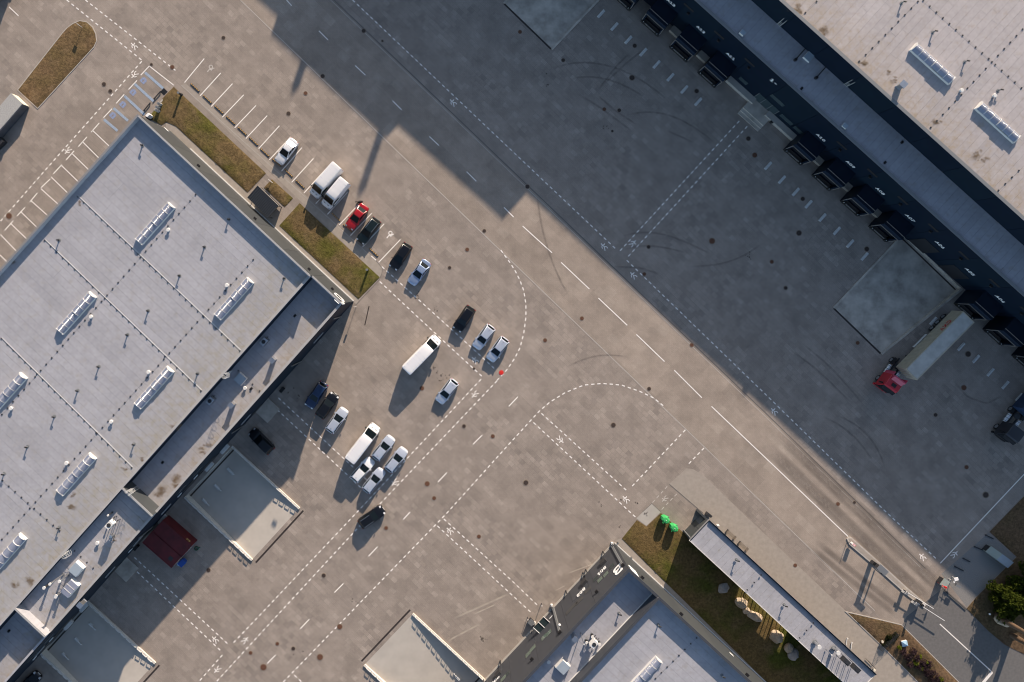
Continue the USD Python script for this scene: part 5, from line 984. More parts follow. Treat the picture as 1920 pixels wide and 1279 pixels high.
def car(name, label, px, head, kind, paint, group=None, scale=1.0, rails=False, roof=None):
    Ln, Wd, Ht, hz, sz, wb, wt, rt, rb = CARS[kind]; hl, w = Ln / 2, Wd / 2
    c = P2(*px, .7); t = thing(name, label, 'car', (*c, 0), pxang(*head), group)
    tail_z = sz + .0 if kind != 'saloon' else sz + .02
    xs = [(-1, .78, sz - .18, sz - .12), (-.975, .88, sz - .08, tail_z - .02), (-.9, .965, sz, tail_z), (-.75, 1.0, sz, tail_z), (-.3, 1.0, sz, sz), (.2, 1.0, sz - .01, sz), (wb + .01, .995, sz - .03, sz + .01), (.62, .985, hz + .06, hz + .12), (.82, .95, hz - .02, hz + .05), (.93, .87, hz - .10, hz - .05), (.985, .74, hz - .2, hz - .17), (1.0, .6, hz - .26, hz - .24)]
    v, f = loft([(x * hl, ring(w * k, .2, zs, zt)) for x, k, zs, zt in xs]); b = MB().add(v, f).build('body', paint, t, smooth=38)
    # cabin: painted shell, roof crown, glass panels just proud of it
    def outl(x0, x1, wy, z): return [(x0, -wy, z), (x1, -wy * .93, z), (x1, wy * .93, z), (x0, wy, z)]
    B = outl(rb * hl, wb * hl, w * .93, sz - .01); Tp = outl(rt * hl, wt * hl, w * .74, Ht - .06); crown = outl((rt + .05) * hl, (wt - .05) * hl, w * .60, Ht)
    B, Tp, crown = map(np.array, (B, Tp, crown))
    v = np.vstack([B, Tp, crown]); q = [[0, 1, 5, 4], [1, 2, 6, 5], [2, 3, 7, 6], [3, 0, 4, 7], [4, 5, 9, 8], [5, 6, 10, 9], [6, 7, 11, 10], [7, 4, 8, 11], [8, 9, 10, 11], [3, 2, 1, 0]]
    MB().add(v, q).build('roof', roof or paint, t, smooth=32)
    def glass(nm, i, j, l, r, lo, hi, split=None):
        A, Bq, Cq, D = B[i], B[j], Tp[j], Tp[i]
        pt = lambda s, h: (A * (1 - s) + Bq * s) * (1 - h) + (D * (1 - s) + Cq * s) * h
        n = np.cross(Bq - A, D - A); n = n / np.linalg.norm(n) * .016
        mb = MB(); mb.panel(pt(l, lo) + n, pt(r, lo) + n, pt(r, hi) + n, pt(l, hi) + n, .012); mb.build(nm, 'tinted_glass', t)
    glass('windscreen', 1, 2, .03, .97, .02, .985); glass('rear_window', 3, 0, .09, .91, .10 if kind != 'saloon' else .06, .94)
    for i, j in ((0, 1), (2, 3)):
        fl = i == 2
        for l, r in (((.10, .46), (.49, .86)) if kind == 'saloon' else ((.06, .28), (.30, .56), (.585, .88))):
            l, r = (1 - r, 1 - l) if fl else (l, r); glass('side_window', i, j, l, r, .10, .90)
    for s in (-1, 1):
        for x in (.60, -.62): wheel(t, x * hl, s * (w + .012), .32 if kind != 'suv' else .36)
        m = MB(); m.hexa([(wb * hl - .12, s * w * .97 - .02, sz - .02), (wb * hl + .04, s * w * .97 - .02, sz - .02), (wb * hl + .04, s * (w + .17), sz + .02), (wb * hl - .12, s * (w + .17), sz + .02)][::s], [(wb * hl - .10, s * w * .97, sz + .13), (wb * hl + .02, s * w * .97, sz + .13), (wb * hl + .02, s * (w + .16), sz + .14), (wb * hl - .10, s * (w + .16), sz + .14)][::s]); m.build('mirror', paint, t)
        y0 = s * w * .66; MB().hexa([(hl * .86, y0 - .17, hz - .12), (hl * .972, y0 - .14, hz - .22), (hl * .972, y0 + .14, hz - .22), (hl * .86, y0 + .17, hz - .12)], [(hl * .86, y0 - .17, hz + .055), (hl * .955, y0 - .14, hz - .075), (hl * .955, y0 + .14, hz - .075), (hl * .86, y0 + .17, hz + .055)]).build('headlight', 'head_lamp', t)
        MB().box(-hl * .992, -hl * .93, s * w * .72 - .13, s * w * .72 + .13, sz - .28, sz - .02).build('tail_light', 'tail_lamp', t)
        if rails: MB().bar((rt * hl + .1, s * w * .66, Ht + .02), (wt * hl - .1, s * w * .66, Ht + .02), .05, .06).build('roof_rail', 'steel', t)
    MB().box(hl * .975, hl * 1.004, -.28, .28, .38, .52).build('number_plate', 'white_sign', t); MB().box(-hl * 1.004, -hl * .985, -.28, .28, .62, .74).build('number_plate', 'white_sign', t)
    MB().box(hl * .93, hl * .985, -.45, .45, hz - .30, hz - .24).build('grille', 'black', t)
    if kind == 'hatch': MB().tube((rt * hl + .35, 0, Ht), (rt * hl + .30, 0, Ht + .10), .045, 6).build('antenna_fin', 'black', t)
    return t
DL = (-.61, .79); UR = (.61, -.79)
car('saloon_car', 'white saloon parked alone among the empty bays', (537, 284), (-.60, .80), 'saloon', 'car_pearl')
car('saloon_car', 'red saloon parked right of the two white vans', (669, 407), (-.60, .80), 'saloon', 'car_red')
car('estate_car', 'dark green estate parked right of the red saloon', (691, 433), (-.62, .785), 'estate', 'car_green', rails=True)
car('saloon_car', 'black saloon parked left of the blue silver saloon', (751, 481), (-.56, .83), 'estate', 'car_black')
car('saloon_car', 'blue silver saloon parked right of the black one', (786, 511), (-.60, .80), 'saloon', 'car_blue_silver')
car('hatchback_car', 'black hatchback parked left of two silver hatchbacks', (870, 598), (-.56, .83), 'suv', 'car_black')
hb0 = car('hatchback_car', 'left one of two white hatchbacks beside the red round cover', (907, 632), (-.60, .80), 'hatch', 'car_white', 'white hatchbacks of one model')
car('hatchback_car', 'dark blue hatchback in the shade of the left warehouse', (593, 741), (-.56, .83), 'estate', 'car_navy')
car('hatchback_car', 'black hatchback between the dark blue car and a white one', (614, 760), (.58, -.81), 'suv', 'car_black', roof='car_black')
def hb(l, px, hd): dup(hb0, l, (*P2(*px, .7), 0), pxang(*hd))
hb('right one of two white hatchbacks beside the red round cover', (933, 655), (-.60, .80)); hb('white hatchback standing alone right of the white box van', (838, 734), (-.62, .785)); hb('white hatchback right of the black one at the shadow edge', (632, 788), (.58, -.81))
hb('white hatchback nearest the right side of the parked white van', (719, 840), (.62, -.785)); hb('white hatchback at the right end of the cluster of five', (743, 862), (.62, -.785)); hb('white hatchback at the lower end of the cluster, next to the driving black car', (701, 901), (.62, -.785))
car('hatchback_car', 'bright white hatchback behind the tail of the parked white van', (680, 881), (.66, -.75), 'hatch', 'car_pearl')
car('estate_car', 'black estate driving on the dashed path in the yard', (697, 969), (.83, -.56), 'suv', 'car_black', rails=True)
car('estate_car', 'black car in the shade at the head of the right ramp', (490, 827), (-.70, -.71), 'estate', 'car_black')
car('estate_car', 'black car cut by the bottom edge in the shade', (52, 1284), (.71, -.70), 'estate', 'car_black')

def van(label, px, head, Ln, Wd, Ht, steep=.55):
    c = P2(*px, Ht * .7); t = thing('van', label, 'van', (*c, 0), pxang(*head)); hl, w = Ln / 2, Wd / 2
    def rr(wb, wt, z0, z1, r=.16):
        return [(wb * .97, z0), (wb, z0 + .25), (wb, z0 + (z1 - z0) * .45), (wt + (wb - wt) * .15, z1 - r), (wt - r * .25, z1 - r * .28), (wt - r, z1), (0, z1 + .03)] + [(-y, z) for y, z in [(wt - r, z1), (wt - r * .25, z1 - r * .28), (wt + (wb - wt) * .15, z1 - r), (wb, z0 + (z1 - z0) * .45), (wb, z0 + .25), (wb * .97, z0)]]
    xw, xr = hl - .95, hl - 1.75
    st = [(-hl, rr(w * .93, w * .80, .35, Ht - .14)), (-hl + .06, rr(w * .98, w * .88, .28, Ht - .04)), (-hl + .3, rr(w, w * .91, .25, Ht)), (xr - 1.1, rr(w, w * .91, .25, Ht)), (xr - .35, rr(w, w * .905, .25, Ht - .06)), (xr, rr(w, w * .88, .25, Ht - .16)), ((xr + xw) / 2, rr(w, w * .90, .25, (Ht + 1.22) / 2 + .1)), (xw, rr(w * .995, w * .93, .25, 1.26)), (hl - .45, rr(w * .96, w * .9, .25, 1.12)), (hl - .12, rr(w * .86, w * .78, .26, .93)), (hl, rr(w * .70, w * .6, .3, .72))]
    v, f = loft(st); MB().add(v, f).build('body', 'van_white', t, smooth=35)
    za, zb = 1.30, Ht - .22; xa, xb = xw - .02, xr + .03; sl = np.array([(xa, -w * .84, za), (xa, w * .84, za), (xb, w * .78, zb), (xb, -w * .78, zb)])
    n = np.cross(sl[1] - sl[0], sl[3] - sl[0]); n = n / np.linalg.norm(n) * .17; MB().panel(*(sl + n), .14).build('windscreen', 'tinted_glass', t)
    for s in (-1, 1):
        q = [(xr - .75, s * (w + .012), 1.32), (xw - .1, s * (w + .012), 1.32), (xr + .25, s * (w * .955), Ht - .62), (xr - .75, s * (w * .955), Ht - .62)]
        MB().panel(*(q if s < 0 else q[::-1]), .03).build('side_window', 'tinted_glass', t)
        for x in (hl - 1.05, -hl + 1.15): wheel(t, x, s * (w + .015), .35, .25)
        MB().box(xw - .18, xw - .02, *sorted((s * (w + .0), s * (w + .28))), 1.35, 1.75).build('mirror', 'black_rubber', t)
        MB().box(hl - .32, hl - .06, *sorted((s * w * .58, s * w * .84)), .78, .98).build('headlight', 'head_lamp', t)
        MB().box(-hl - .01, -hl + .08, *sorted((s * w * .86, s * w * .97)), .9, 1.5).build('tail_light', 'tail_lamp', t)
        MB().box(hl - .58, hl - .44, *sorted((s * .18, s * .5)), 1.11, 1.16).build('bonnet_vent', 'black', t)
    k = -hl + .5
    while k < xr - 1.2: MB().box(k, k + .07, -w * .74, w * .74, Ht + .0, Ht + .045).build('roof_rib', 'van_white', t, smooth=False); k += .62
    MB().box(hl - .06, hl + .02, -.28, .28, .42, .55).build('number_plate', 'white_sign', t); MB().box(-hl + .05, -hl + .12, w * .96, w * 1.01, 1.7, 1.85).build('badge', 'black', t)
van('longer white van, left one of the two parked side by side', (609, 338), (-.66, .75), 6.2, 2.05, 2.6); van('shorter white van, right one of the two parked side by side', (627, 362), (-.64, .77), 5.3, 2.0, 2.45)
van('long white van standing alone in the open yard', (791, 665), (.70, -.714), 7.1, 2.05, 2.75); van('white van parked among the cluster of white hatchbacks', (680, 832), (.61, -.79), 6.6, 2.05, 2.65)

def container(label, corners, z0, Ln, Wd, Ht, side, top, doors, ang, center):
    t = thing('shipping_container', label, 'container', (*center, z0), ang); hl, w = Ln / 2, Wd / 2
    MB().box(-hl + .06, hl - .06, -w + .05, w - .05, .08, Ht - .06).build('shell', side, t)
    for s in (-1, 1):
        m = MB(); k = -hl + .22
        while k < hl - .2: m.box(k, k + .14, *sorted((s * (w - .05), s * w * 1.0)), .16, Ht - .1); k += .28
        m.build('side_corrugation', side, t, kind='stuff')
        for z in (.0, Ht - .12): MB().box(-hl, hl, *sorted((s * (w - .1), s * (w + .01))), z, z + .12).build('side_rail', side, t)
        for x in (-1, 1): MB().box(*sorted((x * (hl - .14), x * (hl + .01))), *sorted((s * (w - .14), s * (w + .012))), 0, Ht + .01).build('corner_post', side, t)
    m = MB(); k = -hl + .25
    while k < hl - .2: m.box(k, k + .12, -w + .14, w - .14, Ht - .06, Ht - .025); k += .24
    MB().box(-hl + .1, hl - .1, -w + .11, w - .11, Ht - .061, Ht - .055).build('roof', top, t); m.build('roof_corrugation', top, t, kind='stuff')
    for x in (-1, 1): MB().box(*sorted((x * (hl - .12), x * (hl + .012))), -w + .14, w - .14, Ht - .12, Ht + .008).build('end_header', side, t)
    for s in (-1, 1):
        MB().box(hl - .05, hl + .02, *sorted((s * .02, s * (w - .15))), .14, Ht - .14).build('door', doors, t)
        for y in (.3, .75): MB().tube((hl + .05, s * y, .1), (hl + .05, s * y, Ht - .1), .025, 6).build('lock_rod', 'galvanised', t)
    return t
# container lorry at dock A04
hd = np.array([-.707, -.707]); vl = P2(1678, 689); 
tops = [P2(1699, 693, 4.0), P2(1807.7, 584, 4.0), P2(1825.6, 605, 4.0), P2(1720, 711.6, 4.0)]
cc = np.mean(tops, 0); dirv = (tops[0] - tops[1]) + (tops[3] - tops[2]); ta = math.atan2(dirv[1], dirv[0]); dv = np.array([math.cos(ta), math.sin(ta)]); nv = np.array([-dv[1], dv[0]])
ct = container('long cream shipping container with grey roof on the lorry at dock A04', None, 1.25, 12.6, 2.44, 2.75, 'box_cream', 'box_roof', 'box_cream', ta, cc)
for i, ch in enumerate('CXY'):
    tm = meshkit.text_mesh(ch, .75, .03, True); v = np.array(tm.vertices); v[:, 0] -= v[:, 0].mean()
    # reads along the side that faces the yard, from the dock towards the cab
    s = -1.0; w3 = np.c_[-3.9 + i * .78 + v[:, 0], s * (1.22 + .005 + v[:, 2]), 1.55 + v[:, 1]]
    MB().add(w3, tm.faces if s < 0 else tm.faces[:, ::-1]).build('painted_letter', 'letter_red', ct)
tr = thing('semi_trailer', 'dark container trailer under the cream container', 'trailer', (*cc, 0), ta)
for s in (-1, 1):
    MB().box(-6.2, 6.0, *sorted((s * .38, s * .56)), .95, 1.24).build('frame_rail', 'dark_metal', tr)
    for x in (-5.0, -3.7, -2.4): wheel(tr, x, s * 1.2, .5, .38)
    MB().box(-1.0, 1.9, *sorted((s * 1.16, s * 1.22)), .5, 1.0).build('side_guard', 'white_metal', tr); MB().box(3.4, 3.6, *sorted((s * .7, s * .85)), .1, 1.0).build('landing_leg', 'dark_metal', tr)
for x in (-6.0, -3.0, 0, 3.0, 5.8): MB().box(x - .1, x + .1, -1.2, 1.2, 1.0, 1.24).build('cross_member', 'dark_metal', tr)
def tractor(label, front, ang, paint, defl, loc=None):
    d = np.array([math.cos(ang), math.sin(ang)]); t = thing('tractor_unit', label, 'lorry', (*front, 0), ang); hw = 1.22   # origin at the middle of the front bumper
    def sec(w, z0, z1, r=.18): return [(w, z0), (w, z1 - r), (w - r * .4, z1 - r * .3), (w - r, z1), (0, z1 + .02), (-w + r, z1), (-w + r * .4, z1 - r * .3), (-w, z1 - r), (-w, z0)]
    v, f = loft([(-2.3, sec(hw, .95, 3.35)), (-.62, sec(hw, .95, 3.42)), (-.30, sec(hw * .98, .9, 3.2)), (-.10, sec(hw * .96, .85, 2.2)), (0.0, sec(hw * .93, .8, 1.55))]); MB().add(v, f).build('cab', paint, t, smooth=35)
    q = np.array([(.02, -hw * .86, 1.62), (.02, hw * .86, 1.62), (-.22, hw * .82, 2.75), (-.22, -hw * .82, 2.75)]); n = np.cross(q[1] - q[0], q[3] - q[0]); n = n / np.linalg.norm(n) * .05; MB().panel(*(q + n), .06).build('windscreen', 'tinted_glass', t)
    MB().box(-.14, .06, -hw * .9, hw * .9, .42, 1.42).build('grille', 'black', t); MB().box(-.22, .10, -hw, hw, .3, .78).build('bumper', paint if paint != 'truck_black' else 'black', t)
    MB().hexa([(-.20, -hw * .95, 3.02), (.28, -hw * .85, 2.85), (.28, hw * .85, 2.85), (-.20, hw * .95, 3.02)], [(-.20, -hw * .95, 3.08), (.28, -hw * .85, 2.91), (.28, hw * .85, 2.91), (-.20, hw * .95, 3.08)]).build('sun_visor', 'black', t)
    if defl:
        MB().hexa([(-2.3, -1.1, 3.45), (-1.55, -.95, 3.45), (-1.55, .95, 3.45), (-2.3, 1.1, 3.45)], [(-2.3, -1.05, 3.98), (-2.1, -1.0, 3.98), (-2.1, 1.0, 3.98), (-2.3, 1.05, 3.98)]).build('air_deflector', defl, t)
        for s in (-1, 1): MB().box(-2.85, -2.3, *sorted((s * 1.14, s * 1.2)), 1.1, 3.7).build('side_fairing', defl, t)
        MB().box(-1.3, -.75, -.38, .38, 3.43, 3.5).build('roof_hatch', 'black', t)
    for s in (-1, 1):
        MB().box(-5.6, -.3, *sorted((s * .36, s * .52)), .72, .98).build('frame_rail', 'dark_metal', t)
        wheel(t, -1.15, s * 1.2, .5, .3); wheel(t, -4.75, s * 1.2, .5, .55)
        MB().box(-.55, -.42, *sorted((s * 1.25, s * 1.5)), 1.9, 2.8).build('mirror', 'black', t)
        MB().box(-.02, .1, *sorted((s * .72, s * 1.1)), .55, .72).build('headlight', 'head_lamp', t)
        MB().tube((-3.9, s * .92, .75), (-2.4, s * .92, .75), .34, 16).build('fuel_tank', 'steel', t)
        for x in (-3.7, -3.15, -2.6): MB().tube((x, s * .92, .75), (x + .07, s * .92, .75), .36, 16).build('tank_strap', 'dark_metal', t)
        MB().box(-5.3, -4.2, *sorted((s * .75, s * 1.24)), 1.02, 1.06).build('mudguard', 'black', t)
    MB().tube((-4.3, 0, .98), (-4.3, 0, 1.12), .5, 20).build('coupling_plate', 'dark_metal', t)
    return t
tractor('red lorry cab in front of the cream container', P2(1655.5, 729, 1.5), pxang(-.60, .80), 'truck_red', 'deflector_pink')
tractor('black lorry cab cut by the right edge', P2(1879.5, 821, 1.5), pxang(-.62, .785), 'truck_black', None)
tq = thing('semi_trailer', 'dark blue trailer behind the black lorry cab', 'trailer', (*P2(1942, 737, 1.5), 0), pxang(-.66, .75))
MB().box(-5, 3.9, -1.24, 1.24, 1.15, 3.3).build('box', 'truck_blue', tq); MB().box(-5, 3.7, -.5, .5, .85, 1.12).build('frame', 'dark_metal', tq)
for s in (-1, 1):
    for x in (-4, -2.7): wheel(tq, x, s * 1.2, .5, .38)
# dark lorry cut by the upper left corner
tq = thing('semi_trailer', 'dark trailer with ladder frame cut by the upper left corner', 'trailer', (*P2(-24, -22, 1.5), 0), pxang(.64, -.77))
MB().box(-4, 4.6, -1.24, 1.24, 1.0, 3.0).build('box', 'truck_blue', tq); MB().box(-4, 4.4, -.5, .5, .7, .98).build('frame', 'dark_metal', tq)
for k in range(6): MB().bar((4.4 - k * .9, -1.5, .9), (4.4 - k * .9, -1.26, 2.6), .06).build('ladder_bar', 'galvanised', tq)
MB().bar((4.6, -1.52, .9), (-.3, -1.52, .9), .07).build('rail', 'galvanised', tq); MB().box(4.5, 4.75, -1.6, -1.2, 1.0, 1.6).build('lamp_box', 'black', tq)
for s in (-1, 1):
    for x in (-3, 2.5): wheel(tq, x, s * 1.2, .5, .38)
# the pair of red containers
for px, l in (((322.5, 1010.5), 'right one of two red shipping containers, with yellow digits'), ((303.5, 1030.5), 'left one of two red shipping containers, with a dark dent in its roof')):
    ang = pxang(.755, .656); c = P2(*px, 2.55); t = container(l, None, 0, 6.06, 2.44, 2.55, 'box_red', 'box_red', 'box_red', ang, c)
    if 'yellow' in l:
        for i, ch in enumerate('20'):
            tm = meshkit.text_mesh(ch, .42, .02, True); v = np.array(tm.vertices); v[:, 0] -= v[:, 0].mean()
            MB().add(np.c_[2.15 + .1 - i * .42 - v[:, 0] * 1.0, 1.225 + v[:, 2], 1.75 + v[:, 1]], tm.faces).build('painted_digit', 'letter_yellow', t)
    else: MB().box(1.6, 2.3, -.5, .15, 2.535, 2.545).build('roof_patch', 'dark_metal', t)
# ---------------------------------------------------------------- yard furniture
t = thing('smoking_shelter', 'small canopy with dark ribbed roof against the grey gable wall', 'shelter', (0, 0, 0))
zs = 2.5
q = [P2(440 + x / 9.13, 320 + y / 9.13, zs) for x, y in ((395, 250), (215, 460), (570, 790), (755, 600))]   # roof corners
c0, ux, uy = q[0], (q[3] - q[0]), (q[1] - q[0]); lx, ly = np.linalg.norm(ux), np.linalg.norm(uy); ex, ey = ux / lx, uy / ly
def sb(mb, x0, x1, y0, y1, z0, z1):
    c = [c0 + ex * x0 + ey * y0, c0 + ex * x0 + ey * y1, c0 + ex * x1 + ey * y1, c0 + ex * x1 + ey * y0]; c = c if np.cross(c[1] - c[0], c[2] - c[0]) > 0 else c[::-1]
    return mb.hexa([(*p, z0) for p in c], [(*p, z1) for p in c])
sb(MB(), .05, lx - .05, .05, ly - .05, zs - .14, zs - .05).build('roof_sheet', 'shelter_roof', t)
n = 15
for k in range(n): x = .12 + (lx - .24) * k / (n - 1); sb(MB(), x - .045, x + .045, .04, ly - .04, zs - .049, zs + .01).build('roof_rib', 'shelter_roof', t)
for y0, y1 in ((0, .045), (ly - .045, ly)): sb(MB(), 0, lx, y0, y1, zs - .2, zs + .0).build('fascia', 'kerb' if y0 == 0 else 'dark_metal', t)
for x0 in (0, lx - .045): sb(MB(), x0, x0 + .045, .046, ly - .046, zs - .2, zs + .0).build('fascia', 'dark_metal', t)
for x in (.15, lx - .15):
    for y in (.12, ly - .12): sb(MB(), x - .05, x + .05, y - .05, y + .05, 0, zs - .15).build('post', 'dark_metal', t)
sb(MB(), .15, lx - .15, .08, .12, .3, 2.2).build('back_panel', 'dark_metal', t)
sb(MB(), .6, lx - .6, ly - 1.0, ly - .5, .4, .46).build('seat', 'wood', t)
# charging station on its slab beside the building corner
p = MB().prism(PG([(304.7, 186), (309.5, 192), (293.5, 211), (288.5, 206)]), 0, .10).build('charger_plinth', 'concrete'); keys(stage.GetPrimAtPath(p), 'small pale concrete slab under the charging posts', 'plinth')
for x, y, l in ((296.5, 193.5, 'upper'), (293, 200, 'middle'), (292.5, 206, 'lower')):
    c = P2(x, y, 1.3); t = thing('charging_post', f'{l} charging post on the pale slab beside the blue bays', 'charging post', (*c, .1), pxang(.7, -.7))
    MB().box(-.22, .22, -.14, .14, 0, 1.25).build('cabinet', 'white_metal', t); MB().box(-.2, .2, -.12, .12, 1.25, 1.32).build('cap', 'grey_metal', t)
    MB().tube((.24, 0, 1.0), (.5, .12, .1), .03, 6).build('cable', 'black', t); MB().box(.22, .25, -.08, .08, .9, 1.15).build('socket', 'black', t)
for x0, y0, x1, y1, l in ((289, 187, 302.5, 171.5, 'upper'), (270, 209, 283, 193, 'lower')):
    a, b = P2(x0, y0), P2(x1, y1); t = thing('parking_rail', f'{l} dark low parking rail in front of the charging posts', 'rail'); MB().bar((*a, .22), (*b, .22), .14, .12).build('beam', 'dark_metal', t)
    for k in (.12, .88): p = a * (1 - k) + b * k; MB().cbox(p, .12, .12, 0, .17).build('foot', 'dark_metal', t)
c = P2(307.5, 172); t = thing('drain_grid', 'square dark grid at the corner of the charging bays', 'grid', (*c, 0), pxang(.7, -.7)); MB().box(-.42, .42, -.42, .42, 0, .02).build('frame', 'dark_metal', t)
for k in range(6): MB().box(-.36 + k * .13, -.29 + k * .13, -.38, .38, .021, .035).build('bar', 'black', t)
c = P2(277, 216, 1.6); t = thing('meter_cabinet', 'white cabinet with dark base at the building corner', 'cabinet', (*c, 0), pxang(.7, -.7)); MB().box(-.3, .3, -.2, .2, .3, 1.7).build('cabinet', 'white_sign', t); MB().box(-.55, -.30, -.2, .2, 0, 1.3).build('base', 'black', t)
def bollard_light(label, px, h=1.15):
    t = thing('bollard_light', label, 'lamp', (*P2(*px), 0)); MB().tube((0, 0, 0), (0, 0, h - .2), .17, 14).build('post', 'dark_metal', t); MB().tube((0, 0, h - .2), (0, 0, h), .19, 14).build('head', 'grey_metal', t); MB().tube((0, 0, 0), (0, 0, .08), .24, 14).build('base', 'dark_metal', t)
bollard_light('bollard lamp at the upper end of the long grass strip', (340.5, 178), 1.5); bollard_light('bollard lamp at the lower end of the grass strip below the red car', (690, 506), 1.5)
def sign(label, px, h, wd, ht, ang, mt='white_sign'):
    t = thing('sign_post', label, 'sign', (*P2(*px), 0), ang); MB().tube((0, 0, 0), (0, 0, h), .035, 8).build('post', 'galvanised', t); MB().box(-wd/2, wd/2, .037, .06, h - ht, h).build('panel', mt, t)
sign('small sign on a thin post on the grass island', (155, 52), 1.7, .6, .4, pxang(.8, .55)); sign('small white sign on the little grass patch by the canopy', (509, 341), .9, .9, .3, pxang(.7, .6))
sign('thin leaning post with plate at the gable corner', (668, 575), 2.2, .3, .5, 0, 'galvanised')
for x, y, w in ((989, 1157, 'left'), (1015, 1131, 'right')):
    t = thing('bollard', f'{w} thin white-topped bollard in front of the lower warehouse door', 'bollard', (*P2(x, y), 0)); MB().tube((0, 0, 0), (0, 0, .95), .05, 8).build('post', 'dark_metal', t); MB().tube((0, 0, .95), (0, 0, 1.02), .07, 10).build('cap', 'white_sign', t)
for x, y, w in ((1148, 1021, 'corner'), (1035, 1137, 'middle'), (1003, 1170, 'door')):
    t = thing('bracket_sign', f'small white post at the foot of the lower warehouse, {w} one', 'post', (*P2(x - 1, y - 3), 0)); MB().box(-.16, .16, -.16, .16, 0, .5).build('block', 'white_metal', t); MB().tube((0, 0, .5), (0, 0, 1.2), .05, 8).build('post', 'dark_metal', t)
c = P2(996, 1167, .8); t = thing('waste_bin', 'dark bin with pale lid at the wall of the lower warehouse', 'bin', (*c, 0), pxang(.68, -.73)); MB().hexa([(-.3, -.35, 0), (.3, -.35, 0), (.3, .35, 0), (-.3, .35, 0)], [(-.38, -.42, .85), (.38, -.42, .85), (.38, .42, .85), (-.38, .42, .85)]).build('tub', 'dark_metal', t); MB().box(-.4, .4, -.44, .44, .86, .93).build('lid', 'grey_metal', t)
t = thing('scooter', 'small black object of bent pieces behind the red saloon', 'scooter', (*P2(673.5, 379.5), 0), pxang(.8, -.3))
mb = MB(); mb.tm(trimesh.creation.icosphere(2, .26), trimesh.transformations.compose_matrix(scale=[1.3, .8, .9], translate=[.15, 0, .28])); mb.build('seat_body', 'black_rubber', t, smooth=True)
for a, b, r in (((-.1, .05, .4), (-.35, .25, .75), .05), ((-.35, .25, .75), (-.5, .05, .78), .04), ((.4, 0, .2), (.62, -.15, .2), .12)): MB().tube(a, b, r, 8).build('handle', 'black', t)
for x in (-.3, .45): MB().tube((x, -.06, .16), (x, .06, .16), .16, 14).build('wheel', 'tyre', t)
# beside the red containers
t = thing('rubbish_cart', 'blue square bin next to the red containers', 'bin', (*P2(341, 1056, 1.0), 0), pxang(.7, -.7)); MB().hexa([(-.42, -.34, .1), (.42, -.34, .1), (.42, .34, .1), (-.42, .34, .1)], [(-.5, -.42, 1.0), (.5, -.42, 1.0), (.5, .42, 1.0), (-.5, .42, 1.0)]).build('tub', 'drum_blue', t); MB().box(-.53, .53, -.45, .45, 1.01, 1.09).build('lid', 'drum_blue', t)
t = thing('drum', 'pale blue round drum beside the blue bin', 'drum', (*P2(335.5, 1058, .9), 0)); MB().tube((0, 0, 0), (0, 0, .88), .29, 20).build('barrel', 'drum_blue', t); MB().tube((0, 0, .88), (0, 0, .93), .31, 20).build('lid', 'lid_pale', t); MB().tube((.12, 0, .93), (.12, 0, .97), .05, 8).build('bung', 'white_metal', t)
tor = trimesh.creation.torus(.30, .075, 24, 10); t = thing('hose_coil', 'dark green hose coil on the paving beside the red containers', 'hose', (*P2(368.5, 1028), .08)); MB().tm(tor).tm(trimesh.creation.torus(.27, .07, 24, 10), trimesh.transformations.translation_matrix([0.02, 0, .12])).build('coil', 'hose_green', t, smooth=True); MB().tube((.3, 0, 0), (.62, .2, -.03), .05, 8).build('end', 'hose_green', t)
for x, y, w in ((255, 1027, 'beside the left red container'), (529, 731, 'at the foot of the left warehouse near the dashed path'), (1449, 226, 'below the dark entrance steps of the hall')):
    t = thing('waste_bin', f'small black bin {w}', 'bin', (*P2(x, y, .6), 0), AV); MB().hexa([(-.36, -.2, 0), (.36, -.2, 0), (.36, .2, 0), (-.36, .2, 0)], [(-.42, -.25, .75), (.42, -.25, .75), (.42, .25, .75), (-.42, .25, .75)]).build('tub', 'black', t); MB().box(-.44, .44, -.27, .27, .76, .82).build('lid', 'black_rubber', t)
# green recycling bells
for x, y, w in ((1248.5, 975, 'upper'), (1264.5, 990.5, 'lower')):
    t = thing('recycling_bell', f'{w} one of two bright green recycling containers at the lawn corner', 'recycling container', (*P2(x, y, 1.3), .1), pxang(.735, .678))
    pr = [(0, .1), (.56, .1), (.68, .55), (.69, 1.05), (.62, 1.28), (.42, 1.38), (0, 1.40)]; m = trimesh.creation.revolve(np.array(pr), sections=8); m.vertices[:, 0] *= 1.12; m.vertices[:, 1] *= .86
    MB().tm(m).build('bell', 'bin_green', t, smooth=20); MB().tube((0, 0, 0), (0, 0, .1), .5, 16).build('foot', 'dark_metal', t); MB().tube((0, 0, 1.40), (0, 0, 1.55), .06, 8).build('lifting_ring', 'galvanised', t)
    for s in (-1, 1): MB().tube((0, s * .60, 1.18), (0, s * .70, 1.18), .12, 12).build('slot', 'bin_green', t)
